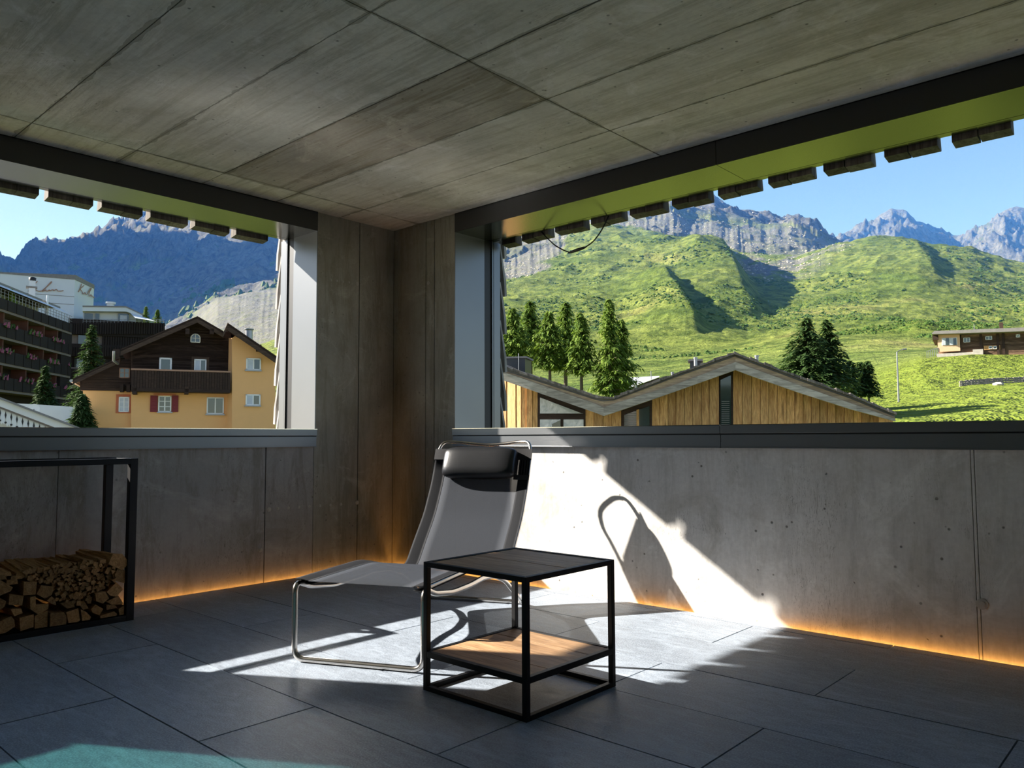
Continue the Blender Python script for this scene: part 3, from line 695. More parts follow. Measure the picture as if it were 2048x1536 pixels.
# finer silhouette control: resample every layer on its own knots
FX = np.arange(-1500, 3601, 10.)
def fine(d):
    """silhouette rows keep their own dense knots"""
    if d == 1650: k = [(-1500, 250), (-800, -300), (-450, -100), (-200, 180), (-60, 430), (0, 560), (300, 520), (560, 460), (800, 440), (1000, 430), (1200, 425), (1330, 420), (1345, 408), (1360, 405), (1400, 398), (1418, 391), (1430, 385), (1442, 388), (1455, 402), (1480, 412), (1500, 424), (1525, 428), (1543, 438), (1556, 430), (1575, 434), (1590, 426), (1610, 424), (1628, 432), (1645, 446), (1660, 464), (1680, 480), (1697, 489), (1720, 540), (2048, 600), (3600, 620)]  # left end raised as an out-of-view ridge that blocks the sun
    elif d == 2300: k = [(-1500, 300), (-900, 20), (-500, 60), (-250, 300), (-60, 495), (0, 527), (22, 520), (30, 508), (60, 494), (95, 482), (130, 474), (160, 468), (190, 456), (215, 443), (240, 431), (262, 424), (290, 412), (330, 418), (380, 398), (430, 392), (560, 372), (800, 380), (1000, 420), (1400, 440), (1600, 500), (1680, 505), (1750, 510), (2048, 530), (3600, 560)]  # left end is an added peak outside the view, shading the mountain
    elif d == 2900: k = [(-1500, 640), (0, 600), (560, 500), (1000, 480), (1500, 500), (1640, 505), (1690, 482), (1712, 464), (1730, 455), (1748, 458), (1775, 440), (1800, 430), (1815, 434), (1832, 430), (1850, 446), (1880, 458), (1930, 474), (1955, 470), (1985, 458), (2010, 440), (2030, 428), (2060, 420), (2100, 414), (2400, 470), (3600, 540)]
    elif d == 880: k = [(-1500, 710), (0, 700), (300, 690), (370, 655), (400, 628), (430, 602), (470, 588), (560, 584), (1000, 515), (1100, 495), (1200, 480), (1300, 487), (1400, 496), (1500, 522), (1600, 515), (1660, 492), (1700, 484), (1750, 477), (1800, 479), (1850, 483), (1900, 486), (1950, 494), (2000, 505), (2048, 520), (2400, 560), (3600, 600)]
    else: return None
    return np.interp(FX, [a for a, _ in k], [b for _, b in k])
dl = np.log([l[0] for l in LAY]); YT = np.array([fine(l[0]) if fine(l[0]) is not None else np.interp(FX, KX, l[1]) for l in LAY])
NR, dd = 620, None
dv = np.exp(np.concatenate([np.linspace(math.log(14), math.log(400), 190, False), np.linspace(math.log(400), math.log(2900), 400, False), np.linspace(math.log(2900), math.log(3600), 20)]))
pv = np.concatenate([np.arange(-1500, -80, 14.), np.arange(-80, 600, 2.2), np.arange(600, 960, 7.), np.arange(960, 2120, 2.2), np.arange(2120, 3600, 14.)])
def lay_y(p, d):
    """picture height of the ground at direction p and distance d, smoothed between the layers"""
    p = np.asarray(p, float); d = np.asarray(d, float); ld = np.log(d)
    i = np.clip(np.searchsorted(dl, ld) - 1, 0, len(dl) - 2); t_ = (ld - dl[i]) / (dl[i + 1] - dl[i])
    fx = np.clip((p + 1500) / 10, 0, len(FX) - 1.001); j = fx.astype(int); g = fx - j
    a = YT[i, j] * (1 - g) + YT[i, j + 1] * g; b = YT[i + 1, j] * (1 - g) + YT[i + 1, j + 1] * g
    return a * (1 - t_) + b * t_
RN, RF = RM @ np.array([1, 0, 0]), RM @ np.array([0, 0, 1])
def world_xy(p, d):
    """ground position for a direction p (along the horizon) at distance d"""
    v0 = (np.asarray(p)[..., None] - 1024) * RM[:, 0] + (874 - 768) * RM[:, 1] + F * RM[:, 2]
    s = np.asarray(d) / (v0 @ FWD); return CAM[0] + v0[..., 0] * s, CAM[1] + v0[..., 1] * s
def spur(p, d, A, d0, d1, p0, p1, wl_, wr_):
    t_ = np.clip((np.log(d) - math.log(d0)) / (math.log(d1) - math.log(d0)), 0, 1); c = p0 + (p1 - p0) * t_
    e = np.sin(np.pi * np.clip((np.log(d) - math.log(d0) + .12) / (math.log(d1) - math.log(d0) + .24), 0, 1)) ** .7
    x = p - c; w = np.where(x < 0, wl_, wr_); return A * e * np.exp(-(x / w) ** 2)
def masks(p, d, x, y, yy):
    """share of rock and of scree on the ground (0..1)"""
    n = fbm(x / 90, y / 90, 5, k=1); n2 = fbm(x / 30, y / 30, 4, k=2)
    left = p < 820
    rock_l = np.clip((d - 560) / 150, 0, 1) * np.where(n2 * .4 + n * .6 > .60, .30, 1.)
    scree_l = np.clip((p - 360) / 40, 0, 1) * np.clip((d - 480) / 150, 0, 1) * np.clip((990 - d) / 40, 0, 1)
    rock_l = rock_l * (1 - scree_l)
    gr = np.interp(p, [1000, 1060, 1110, 1180, 1230, 1300, 1400, 1500, 1660], [600, 660, 760, 1000, 1200, 1130, 980, 850, 850])
    gr = np.where(p > 1660, 1020 + 0 * p, gr) + (n - .5) * 380
    rk = np.clip((d - gr) / 60, 0, 1)
    band = np.exp(-((p - 1560) / 110) ** 2) * np.clip((d - 640) / 120, 0, 1) * np.clip((1000 - d) / 100, 0, 1) * np.clip((n2 - .40) / .12, 0, 1)
    scree_r = np.maximum(rk * np.clip((1450 - d) / 120, 0, 1), band * .9)
    knob = np.exp(-((p - 1660) / 70) ** 2) * np.clip((d - 760) / 80, 0, 1) * .6
    scree_r = np.maximum(scree_r, knob * np.clip((n2 - .42) / .1, 0, 1))
    rock_r = rk * np.clip((d - 1330) / 150, 0, 1) + rk * .5 * (fbm(x / 60, y / 60, 3, k=0) > .56)
    rock = np.where(left, rock_l, np.clip(rock_r, 0, 1)); scree = np.where(left, scree_l, np.clip(scree_r * (1 - rock_r), 0, 1))
    return np.clip(rock, 0, 1), np.clip(scree, 0, 1)
def ground(p, d):
    p = np.asarray(p, float); d = np.asarray(d, float)
    yy = lay_y(p, d); x, y = world_xy(p, d); rock, scree = masks(p, d, x, y, yy)
    fade = np.clip((d - 120) / 200, 0, 1)
    up = spur(p, d, 58, 500, 860, 1500, 1435, 120, 30) + spur(p, d, 40, 400, 580, 1390, 1325, 75, 22) + spur(p, d, 16, 620, 860, 1880, 1840, 120, 22) + spur(p, d, 12, 300, 420, 1880, 1800, 50, 26) \
        + spur(p, d, 16, 820, 1000, 1330, 1180, 120, 30) + spur(p, d, 22, 1250, 1600, 1350, 1330, 90, 30) + spur(p, d, 14, 2550, 2880, 1850, 1815, 60, 24) + spur(p, d, 14, 2500, 2880, 2010, 2040, 50, 30)
    soft = (fbm(x / 80, y / 80, 5) - .5) * 44 + (fbm(x / 26, y / 26, 5, True, 1) - .4) * 15
    hard = (fbm(x / 200, y / 200, 6, True, 2) - .42) * 62 + (fbm(x / 38, y / 38, 5, True, 1) - .42) * 17
    gul = (fbm(p / 13 + fbm(x / 160, y / 160, 3) * .8, d / 900, 4, True, 0) - .42) * 6
    crest = 1 - .75 * np.exp(-((np.log(d) - math.log(1650)) / .035) ** 2) * (p > 1280) * (p < 1720) - .75 * np.exp(-((np.log(d) - math.log(2300)) / .03) ** 2) * (p < 900) - .75 * np.exp(-((np.log(d) - math.log(2900)) / .03) ** 2)
    leftm = np.where(p < 820, .7 + .7 * np.clip((d - 700) / 800, 0, 1), 1.)
    yy = yy - fade * (up + soft * (1 - rock) * np.clip(400 / d, .35, 1) ** .5 * (1 - .6 * scree) + hard * rock * crest * leftm + gul * scree * np.where(p < 820, .45, 1.))
    near = (1 - fade) * (fbm(x / 9, y / 9, 4) - .5) * 5 * np.clip((d - 30) / 30, 0, 1)
    yy = yy - near
    return x, y, .95 + (874 - yy) * d / F, rock, scree
PG, DG = np.meshgrid(pv, dv)
gx, gy, gz, rk_, sc_ = ground(PG, DG)
nr_, nc_ = PG.shape
me = D.meshes.new('valley_ground'); nv = nr_ * nc_
me.vertices.add(nv); me.vertices.foreach_set('co', np.stack([gx, gy, gz], -1).astype(np.float32).ravel())
ii = (np.arange(nr_ - 1)[:, None] * nc_ + np.arange(nc_ - 1)[None]).ravel()
quad = np.stack([ii, ii + 1, ii + nc_ + 1, ii + nc_], -1).astype(np.int32)
me.loops.add(quad.size); me.loops.foreach_set('vertex_index', quad.ravel())
me.polygons.add(len(quad)); me.polygons.foreach_set('loop_start', np.arange(0, quad.size, 4, dtype=np.int32)); me.polygons.foreach_set('loop_total', np.full(len(quad), 4, np.int32))
me.update(calc_edges=True); me.polygons.foreach_set('use_smooth', np.ones(len(quad), bool))
at_ = me.attributes.new('cover', 'FLOAT_COLOR', 'POINT')
at_.data.foreach_set('color', np.stack([rk_, sc_, np.clip((140 - DG) / 60, 0, 1), np.ones_like(rk_)], -1).astype(np.float32).ravel())
m = NT('alpine_ground'); m.set(.9, 0, .12)
ac = m.n('ShaderNodeAttribute', attribute_name='cover'); sp = m.n('ShaderNodeSeparateColor'); m.l(ac.outputs['Color'], sp.inputs[0])
v = m.co(world=True)
g1 = m.noise(v, .012, 7, .62, .8); g2 = m.noise(v, .11, 5, .65); g3 = m.noise(v, 1.1, 4, .7)
grass = m.mix(m.ramp(g1, [(.36, (0, 0, 0)), (.62, (1, 1, 1))]), (.105, .16, .032), (.215, .26, .07))
grass = m.mix(m.ramp(g2, [(.40, (.85, .85, .85)), (.58, (0, 0, 0))]), grass, (.05, .085, .02))
grass = m.mix(m.ramp(g1, [(.60, (0, 0, 0)), (.70, (.5, .5, .5))]), grass, (.26, .235, .10))
lawn = m.mix(m.ramp(g3, [(.35, (0, 0, 0)), (.65, (1, 1, 1))]), (.11, .155, .018), (.20, .24, .035))
lawn = m.mix(m.ramp(m.noise(v, 3.5, 3), [(.35, (.5, .5, .5)), (.5, (0, 0, 0))]), lawn, (.06, .11, .01))
grass = m.mix(sp.outputs[2], grass, lawn)
r1 = m.noise(v, .02, 8, .7, .5); r2 = m.noise(m.co((1, 1, .35), world=True), .09, 6, .7, .3)
rock = m.mix(m.ramp(r2, [(.35, (0, 0, 0)), (.65, (1, 1, 1))]), (.05, .056, .068), (.20, .205, .215))
rock = m.mix(m.ramp(r1, [(.57, (0, 0, 0)), (.66, (.75, .75, .75))]), rock, (.085, .12, .05))
scree = m.mix(m.ramp(r2, [(.3, (0, 0, 0)), (.7, (1, 1, 1))]), (.12, .125, .135), (.21, .215, .22))
scree = m.mix(m.ramp(g2, [(.50, (0, 0, 0)), (.62, (.5, .5, .5))]), scree, (.17, .20, .08))
c = m.mix(m.ramp(sp.outputs[1], [(.25, (0, 0, 0)), (.75, (1, 1, 1))]), grass, scree); c = m.mix(m.ramp(sp.outputs[0], [(.25, (0, 0, 0)), (.75, (1, 1, 1))]), c, rock)
m.base(c)
hb_ = m.math('ADD', m.math('MULTIPLY', m.noise(v, .06, 8, .72), sp.outputs[0]), m.math('MULTIPLY', m.noise(v, .25, 5, .7), .35))
b_ = m.n('ShaderNodeBump'); b_.inputs['Strength'].default_value = .9; b_.inputs['Distance'].default_value = 9; m.l(hb_, b_.inputs['Height'])
b2 = m.n('ShaderNodeBump'); b2.inputs['Strength'].default_value = .15; b2.inputs['Distance'].default_value = .03; m.l(g3, b2.inputs['Height']); m.l(b_.outputs[0], b2.inputs['Normal']); m.l(b2.outputs[0], m.b.inputs['Normal'])
me.materials.append(m.m)
to = D.objects.new('valley_ground', me); COL.objects.link(to); tag(to, 'grassy valley floor rising into scree slopes and rocky peaks', kind='structure')
# ground right under and behind the building
bgp = MB().box(-40, 60, -60, 13, -7.3, -7.02).build('yard_ground', m.m); tag(bgp, 'grass ground around the foot of the building', kind='structure')
pk = MB().box(-75, -11, -45, 8.5, -7.06, -6.98).build('reflection_ground', plain('asphalt', (.085, .09, .10), .85, 0, .2, 2)); tag(pk, 'unseen grey asphalt patch added to be reflected in the soffit', kind='structure')  # added out of view so the left soffit reflects grey
def gz_at(px, d): return float(ground(np.array([float(px)]), np.array([float(d)]))[2][0])
def gpt(px, d): x, y, z, _, _ = ground(np.array([float(px)]), np.array([float(d)])); return (float(x[0]), float(y[0]), float(z[0]))

# thin morning haze filling the valley air beyond the village
hz = D.materials.new('valley_haze'); hz.use_nodes = True; ht = hz.node_tree; ht.nodes.clear()
vs_ = ht.nodes.new('ShaderNodeVolumeScatter'); vs_.inputs['Color'].default_value = (.07, .27, 1, 1); vs_.inputs['Density'].default_value = HAZE; vs_.inputs['Anisotropy'].default_value = 0.1
ho_ = ht.nodes.new('ShaderNodeOutputMaterial'); ht.links.new(vs_.outputs[0], ho_.inputs['Volume'])
fw_ = Vector((FWD[0], FWD[1], 0)); rg_ = Vector((FWD[1], -FWD[0], 0)); c_ = Vector((CAM[0], CAM[1], 0))
hv = [c_ + fw_ * a + rg_ * b + Vector((0, 0, z)) for z in (-60, 950) for a, b in ((330, -1400), (330, 1400), (4200, 5200), (4200, -5200))]
hb = MB().add(hv, [(0, 3, 2, 1), (4, 5, 6, 7), (0, 1, 5, 4), (1, 2, 6, 5), (2, 3, 7, 6), (3, 0, 4, 7)]).build('valley_haze', hz); tag(hb, 'thin blue haze in the air before the mountains', kind='structure')
# scattered scrub and boulders on the slopes: nobody could count them
def scatter(name, n, prange, drange, size, mat, label, cat, cond, seed, squash=.7):
    r_ = np.random.default_rng(seed); p = r_.uniform(*prange, n * 3); d = np.exp(r_.uniform(math.log(drange[0]), math.log(drange[1]), n * 3))
    x, y, z, rk, sc = ground(p, d); cl = fbm(x / 45, y / 45, 3, k=1)
    ok = np.where(cond(rk, sc, cl))[0][:n]; vs = []; fs = []
    base = np.array([[1, 0, 0], [.5, .87, 0], [-.5, .87, 0], [-1, 0, 0], [-.5, -.87, 0], [.5, -.87, 0], [.4, .2, .9], [-.35, .3, 1.], [0, -.4, .8]])
    F0 = [(0, 1, 6), (1, 2, 7), (1, 7, 6), (2, 3, 7), (3, 4, 8), (3, 8, 7), (4, 5, 8), (5, 0, 6), (5, 6, 8), (6, 7, 8)]
    for q_, i in enumerate(ok):
        s_ = size * (.5 + r_.random() ** 2 * 1.6) * (d[i] / 600) ** .5; a = r_.uniform(0, 6.28); c_, s2 = math.cos(a), math.sin(a)
        bb = base * s_ * r_.uniform(.7, 1.3, base.shape); vs.append(np.stack([bb[:, 0] * c_ - bb[:, 1] * s2 + x[i], bb[:, 0] * s2 + bb[:, 1] * c_ + y[i], bb[:, 2] * squash + z[i] - s_ * .15], -1))
        fs += [tuple(9 * q_ + k for k in f_) for f_ in F0]
    o = MB().add(np.concatenate(vs), fs).build(name, mat); return tag(o, label, cat, kind='stuff')
scatter('mountain_scrub', 9000, (1000, 2100), (260, 1050), .85, M['shrub'], 'low green scrub scattered over the sunny mountain slope', 'scrub', lambda r, s, c: (r < .3) & (s < .4) & (c > .52), 3)
scatter('slope_boulders', 2600, (1000, 2100), (300, 1500), .75, M['stone'], 'grey boulders scattered over the scree slopes', 'boulders', lambda r, s, c: (s > .25) | (r > .4), 4, .8)
scatter('mountain_scrub', 1800, (-60, 600), (560, 1300), 2.2, M['shrub'], 'dark conifers and scrub dotted over the shaded left mountain', 'scrub', lambda r, s, c: (r < .7) & (s < .4), 5, 1.6)

# ------------------------------------------------------------------ trees
def conifer(name, h, rad, mat, label, cat, loc, kind='spruce', seed=0, group=None, bare=.12):
    r_ = random.Random(seed); e = empty(name, loc, r_.uniform(0, 6), label, cat, group)
    lean = (r_.uniform(-.01, .01), r_.uniform(-.01, .01))
    MB().tube([(0, 0, -.6), (lean[0] * h * .5, lean[1] * h * .5, h * .5), (lean[0] * h, lean[1] * h, h * .99)], [h * .017 + .03, h * .010 + .02, .015], 8).build('trunk', M['trunk'], e)
    vs = []; fs = []; dens = 1.0 if kind == 'spruce' else .85
    nl = int(h * (5.2 if kind == 'spruce' else 3.6)) + 14; br = MB()
    for i in range(nl):
        t_ = (i + .5) / nl; z = h * (bare + (1 - bare) * t_); 
        if kind == 'spruce': R_ = rad * (1 - t_) ** .85 + .05 * h * .25 * (1 - t_) + .06
        else: R_ = rad * (min(1, (1 - t_) * 1.5) ** .8) * (.4 + .6 * r_.random()) + .06
        nb = max(4, int((7 if kind == 'spruce' else 5) * (.6 + R_ / rad)))
        for b in range(nb):
            a = r_.uniform(0, 6.283); Lb = R_ * r_.uniform(.72, 1.12); dz = (-.28 if kind == 'spruce' else -.12) * Lb
            ca, sa = math.cos(a), math.sin(a); bx, by = lean[0] * z, lean[1] * z
            ns = max(3, int(Lb * 5 * dens) + 1)
            if i % 3 == 0 and b % 2 == 0: br.tube([(bx, by, z), (bx + ca * Lb * .85, by + sa * Lb * .85, z + dz * .8 + .10 * Lb)], [.03, .008], 3, caps=False)
            for k in range(ns):
                u = (k + .5) / ns; cx_, cy_, cz_ = bx + ca * Lb * u, by + sa * Lb * u, z + dz * u * u + .05 * Lb * u
                for q in range(2 if kind == 'spruce' else 3):
                    w = r_.uniform(.10, .24) * (1.15 - .5 * u) * (1.0 if kind == 'spruce' else .62) + .03
                    ln = r_.uniform(.14, .34) * (1.15 if kind == 'spruce' else .9); aa = a + r_.uniform(-1.1, 1.1); dr = -r_.uniform(.0, .7) if kind == 'spruce' else -r_.uniform(.1, 1.2)
                    ox, oy, oz = (r_.uniform(-.07, .07) for _ in range(3)); n0 = len(vs)
                    ex, ey, ez = math.cos(aa) * ln, math.sin(aa) * ln, dr * ln; sx, sy = -math.sin(aa) * w / 2, math.cos(aa) * w / 2
                    vs += [(cx_ + ox - sx, cy_ + oy - sy, cz_ + oz), (cx_ + ox + sx, cy_ + oy + sy, cz_ + oz + r_.uniform(-.03, .05)), (cx_ + ox + ex + sx * .25, cy_ + oy + ey + sy * .25, cz_ + oz + ez)]
                    fs.append((n0, n0 + 1, n0 + 2))
    br.build('branches', M['trunk'], e)['kind'] = 'stuff'
    o = MB().add(vs, fs).build('foliage', mat, e); o['kind'] = 'stuff'
    return e
def tree_at(px, ybase, ytop, d, rpx, kind, label, seed, name=None, group=None, bare=.08, mat=None):
    top_ = at(px, ytop, d); h = d / F
    g_ = gpt(px, d); zb = g_[2]; hh = top_[2] - zb
    conifer(name or ('spruce_tree' if kind == 'spruce' else 'larch_tree'), hh, rpx * (1.9 if kind == 'spruce' else 2.0) * d / F, M[mat or kind], label, 'tree', (top_[0], top_[1], zb), kind, seed, group, max(bare, ((874 - ybase) * d / F + .95 - zb) / hh if ybase else bare))
G1 = 'larches behind the timber chalet'
for px, yb, yt, d, rp, lb in [(1026, 720, 618, 44, 24, 'larch at the window edge, leftmost of the larch row'), (1062, 720, 604, 47, 26, 'tall pale larch second from the left in the larch row'),
                              (1100, 735, 625, 43, 22, 'slim larch in the middle of the larch row'), (1127, 735, 606, 46, 26, 'tallest dark trunked larch fourth in the larch row'), (1160, 745, 628, 42, 19, 'ragged larch at the right end of the larch row')]:
    tree_at(px, yb, yt, d, rp, 'larch', lb, int(px), group=G1)
tree_at(1221, 790, 600, 41, 22, 'larch', 'free standing larch with a bare pale trunk above the roof valley', 91, bare=.2)
tree_at(1243, 790, 640, 42, 20, 'larch', 'darker drooping larch just right of the free standing one', 92, bare=.1)
tree_at(1612, 775, 636, 46, 46, 'spruce', 'large dark spruce left of the pair behind the roof slope', 93)
tree_at(1652, 770, 641, 47, 34, 'spruce', 'dark spruce right of the pair behind the roof slope', 94)
tree_at(1700, 790, 723, 50, 9, 'spruce', 'small spruce leftmost of the three near the lamp post', 95)
tree_at(1720, 792, 725, 51, 9, 'spruce', 'small spruce in the middle of the three near the lamp post', 96)
tree_at(1735, 792, 723, 50, 12, 'spruce', 'small spruce rightmost of the three near the lamp post', 97)
tree_at(182, 850, 650, 62, 26, 'spruce', 'dark green tree in front of the hotel wing', 98, name='conifer_tree')
tree_at(90, 850, 732, 64, 16, 'spruce', 'dark slim conifer before the hotel balconies', 99, name='conifer_tree')
tree_at(292, 700, 613, 128, 10, 'larch', 'sunlit yellow green tree top behind the hotel roof, left of two', 100)
tree_at(316, 700, 620, 122, 12, 'larch', 'sunlit yellow green tree top behind the hotel roof, right of two', 101)
tree_at(166, 860, 790, 45, 14, 'spruce', 'drooping dark conifer beside the left corner of the yellow chalet', 102, name='conifer_tree')

# ------------------------------------------------------------------ building helpers
def house(name, fr, label, cat='building'): return empty(name, fr.o, fr.rz, label, cat)
def window(par, fr, x0, y0, x1, y1, v=0., frame='white', pane='dark_glass', div=1, rows=1, fw=.06, name='window', case=None):
    a, b = fr.p(x0, y1, v), fr.p(x1, y0, v); u0, u1 = sorted((a[0], b[0])); z0, z1 = sorted((a[1], b[1]))
    m = MB(); f_ = fw
    m.box(u0, u1, v - .05, v + .08, z0, z0 + f_).box(u0, u1, v - .05, v + .08, z1 - f_, z1).box(u0, u0 + f_, v - .05, v + .08, z0, z1).box(u1 - f_, u1, v - .05, v + .08, z0, z1)
    for k in range(1, div + 1):
        if div > 1 and k < div + 0 or div == 1 and False: c_ = u0 + (u1 - u0) * k / div; m.box(c_ - f_ * .5, c_ + f_ * .5, v - .045, v + .08, z0, z1)
    for k in range(1, rows): c_ = z0 + (z1 - z0) * k / rows; m.box(u0, u1, v - .03, v + .08, c_ - f_ * .25, c_ + f_ * .25)
    o = m.build(name, M[frame], par)
    panes = pane if isinstance(pane, (list, tuple)) else [pane] * div
    for k in range(div):
        a_, b_ = u0 + (u1 - u0) * k / div, u0 + (u1 - u0) * (k + 1) / div
        MB().box(a_ + .01, b_ - .01, v - .02, v + .03, z0 + .01, z1 - .01).build('pane', M[panes[k]], o)
    if case: q_ = .16; MB().box(u0 - q_, u1 + q_, v + .0, v + .04, z0 - q_ * .4, z1 + q_).build('window_casing', M[case], par)
    return (u0, u1, z0, z1)
def poly(fr, pts, v0, v1, v=None): return [fr.p(x, y, v0 if v is None else v) for x, y in pts]
def beam(fr, pts_top, pts_bot, v0, v1, ref=None):
    m = MB(); r_ = v0 if ref is None else ref
    for k in range(len(pts_top) - 1):
        m.uz([fr.p(*pts_bot[k], r_), fr.p(*pts_bot[k + 1], r_), fr.p(*pts_top[k + 1], r_), fr.p(*pts_top[k], r_)], v0, v1)
    return m

# ------------------------------------------------------------------ timber chalet (right opening)
fr = Frame(1400, 19, z0=-7.0); tc = house('timber_chalet', fr, 'timber chalet with zigzag roof and vertical larch boards right below the hillside')
rt = [(940, 708), (1013, 738), (1192, 795), (1205, 797), (1228, 797), (1345, 752), (1468, 708), (1500, 720), (1600, 757), (1700, 792), (1790, 829)]
bt = [(940, 714), (1013, 743), (1192, 800), (1206, 803), (1228, 801), (1345, 757), (1470, 713), (1500, 725), (1600, 762), (1700, 797), (1790, 834)]
bm = [(940, 722), (1013, 746), (1192, 808), (1207, 815), (1226, 808), (1345, 771), (1471, 724), (1500, 735), (1600, 771), (1700, 806), (1791, 838)]
bb = [(940, 738), (1013, 763), (1192, 826), (1207, 832), (1226, 826), (1345, 785), (1471, 740), (1500, 751), (1600, 786), (1700, 818), (1792, 843)]
def segs(top_, bot_, cuts, v0, v1, nm, mt, ref):
    xs = [p[0] for p in top_]
    for a, b in zip(cuts, cuts[1:]):
        ks = [a] + [x for x in xs if a < x < b] + [b]
        tt = [(x, np.interp(x, xs, [p[1] for p in top_])) for x in ks]; bo = [(x, np.interp(x, [p[0] for p in bot_], [p[1] for p in bot_])) for x in ks]
        beam(fr, tt, bo, v0, v1, ref).build(nm, M[mt], tc)
segs(bt, bm, [940, 1207, 1471, 1790], -.66, -.60, 'upper_barge_board', 'barge_top', -.66)
segs(bm, bb, [940, 1093, 1207, 1395, 1471, 1713, 1791], -.72, -.62, 'lower_barge_board', 'barge', -.72)
segs(rt, bt, [940, 1207, 1468, 1790], -.62, 9., 'roof_deck', 'slate', -.62)
n_ = 0
for (xa, ya), (xb, yb) in zip(rt, rt[1:]):
    k = max(1, int(abs(xb - xa) / 13))
    for j in range(k):
        a, b = j / k, (j + 1) / k; pa, pb = fr.p(xa + (xb - xa) * a, ya + (yb - ya) * a, -.7), fr.p(xa + (xb - xa) * b, ya + (yb - ya) * b, -.7)
        rise = .045 if yb < ya else -.0; fall = .045 if yb > ya else 0
        MB().uz([(pa[0], pa[1] - .01), (pb[0] + .02, pb[1] - .01), (pb[0] + .02, pb[1] + .02 + .04 * random.random()), (pa[0], pa[1] + .03 + .05 * random.random())], -.80 + random.uniform(0, .05), 9).build('shingle', M['shingle'], tc)
def edge_y(x): return float(np.interp(x, [p[0] for p in bb], [p[1] for p in bb]))
ZL = 905
def wallpoly(xa, xb, v, dy=-4):
    pts_ = [(xa, ZL), (xb, ZL), (xb, edge_y(xb) + dy)] + ([(1207, edge_y(1207) + dy)] if xa < 1207 < xb else []) + [(xa, edge_y(xa) + dy)]
    return [fr.p(*q_, v) for q_ in pts_]
MB().uz([fr.p(*q_, .1) for q_ in [(1043, ZL), (1792, 905), (1792, 850), (1471, 734), (1207, 826), (1043, 768)]], .10, 8).build('wall', M['dark_wood'], tc)
# flank wall turned towards the sun at the left end
su = np.array([1., 0., 0.]); l2 = Vector((su @ fr.u, su @ fr.v, 0)); c0_ = fr.p(1043, 874, .02)
def planks(xa, xb, w, lap=.018):
    x = xa; k = 0
    while x < xb - 3:
        e_ = min(x + w * random.uniform(.93, 1.07), xb)
        if xb - e_ < 5: e_ = xb
        o_ = -.012 if k % 2 else .012
        MB().uz(wallpoly(x + .35, e_ - .35, .05), o_, o_ + .05).build('plank', M['plank'], tc); x = e_; k += 1
planks(1043, 1076, 11); planks(1171, 1243, 17.5); planks(1304, 1438, 16.7); planks(1466, 1786, 17.2)
xs0 = c0_[0]
for k in range(10):
    w = .165; a0_, a1_ = -(k + 1) * w, -k * w
    p0 = (xs0 + l2.x * a0_, .04 + l2.y * a0_); p1 = (xs0 + l2.x * a1_, .04 + l2.y * a1_); nn_ = (l2.y, -l2.x); off = .02 if k % 2 else 0
    m_ = MB(); zt = lambda q_: fr.p(1043, 763, 0)[1] + (xs0 - q_[0]) * .36
    q4 = [(p0[0], p0[1]), (p1[0] - .006 * l2.x, p1[1] - .006 * l2.y), (p1[0] + nn_[0] * (.03 + off), p1[1] + nn_[1] * (.03 + off)), (p0[0] + nn_[0] * (.03 + off), p0[1] + nn_[1] * (.03 + off))]
    vs_ = [(a, b, 4.) for a, b in q4] + [(a, b, zt((a, b))) for a, b in q4]
    m_.add(vs_, [(0, 1, 2, 3), (7, 6, 5, 4), (0, 4, 5, 1), (1, 5, 6, 2), (2, 6, 7, 3), (3, 7, 4, 0)]); m_.build('plank', M['plank'], tc)
# glazing with dark frames
def pane_poly(pts_, v, nm, mt, par=tc): return MB().uz([fr.p(*q_, v) for q_ in pts_], v, v + .04).build(nm, M[mt], par)
o = MB().uz(wallpoly(1076, 1171, .02), .0, .06).build('window_frame', M['dark_wood'], tc)
MB().uz([fr.p(*q_, -.02) for q_ in [(1080, 827), (1167, 827), (1163, 826.5), (1080, 795)]], -.02, .02).build('pane', M['pale_pane'], o)
for a, b in ((1080, 1121), (1127, 1167)): MB().uz([fr.p(*q_, -.02) for q_ in [(a, 905), (b, 905), (b, 839), (a, 839)]], -.02, .02).build('pane', M['pale_pane'], o)
MB().uz([fr.p(*q_, -.03) for q_ in [(1104, 905), (1121, 905), (1121, 840), (1104, 848)]], -.03, -.02).build('curtain', M['dark_glass'], o)
o = MB().uz(wallpoly(1243, 1304, .02), .0, .06).build('window_frame', M['dark_wood'], tc)
MB().uz([fr.p(*q_, -.02) for q_ in [(1248, 905), (1299, 905), (1299, 812), (1248, 830)]], -.02, .02).build('pane', M['dark_glass'], o)
MB().uz([fr.p(*q_, -.04) for q_ in [(1273, 905), (1278, 905), (1278, 818), (1273, 820)]], -.04, -.02).build('window_mullion', M['plank'], o)
for k in range(11):
    y_ = 822 + k * 4.4; xl = max(1249, 1249 + (829 - y_) * 2.6)
    if xl < 1270: MB().uz([fr.p(*q_, -.035) for q_ in [(xl, y_ + 1), (1272, y_ + 1), (1272, y_), (xl, y_)]], -.03, -.02).build('blind_slat', M['slate'], o)
o = MB().uz(wallpoly(1438, 1466, .02), .02, .07).build('window_frame', M['dark_wood'], tc)
MB().uz([fr.p(*q_, 0) for q_ in [(1441, 905), (1462, 905), (1462, 750), (1441, 760)]], .0, .04).build('pane', M['dark_glass'], o)
for k in range(14):
    y_ = 802 + k * 4.2; MB().uz([fr.p(*q_, -.01) for q_ in [(1443, y_ + 1.2), (1459, y_ + 1.2), (1459, y_), (1443, y_)]], -.015, .0).build('blind_slat', M['slate'], o)
a, b = fr.p(1790, 836, -.5), fr.p(1790, 843, -.5)
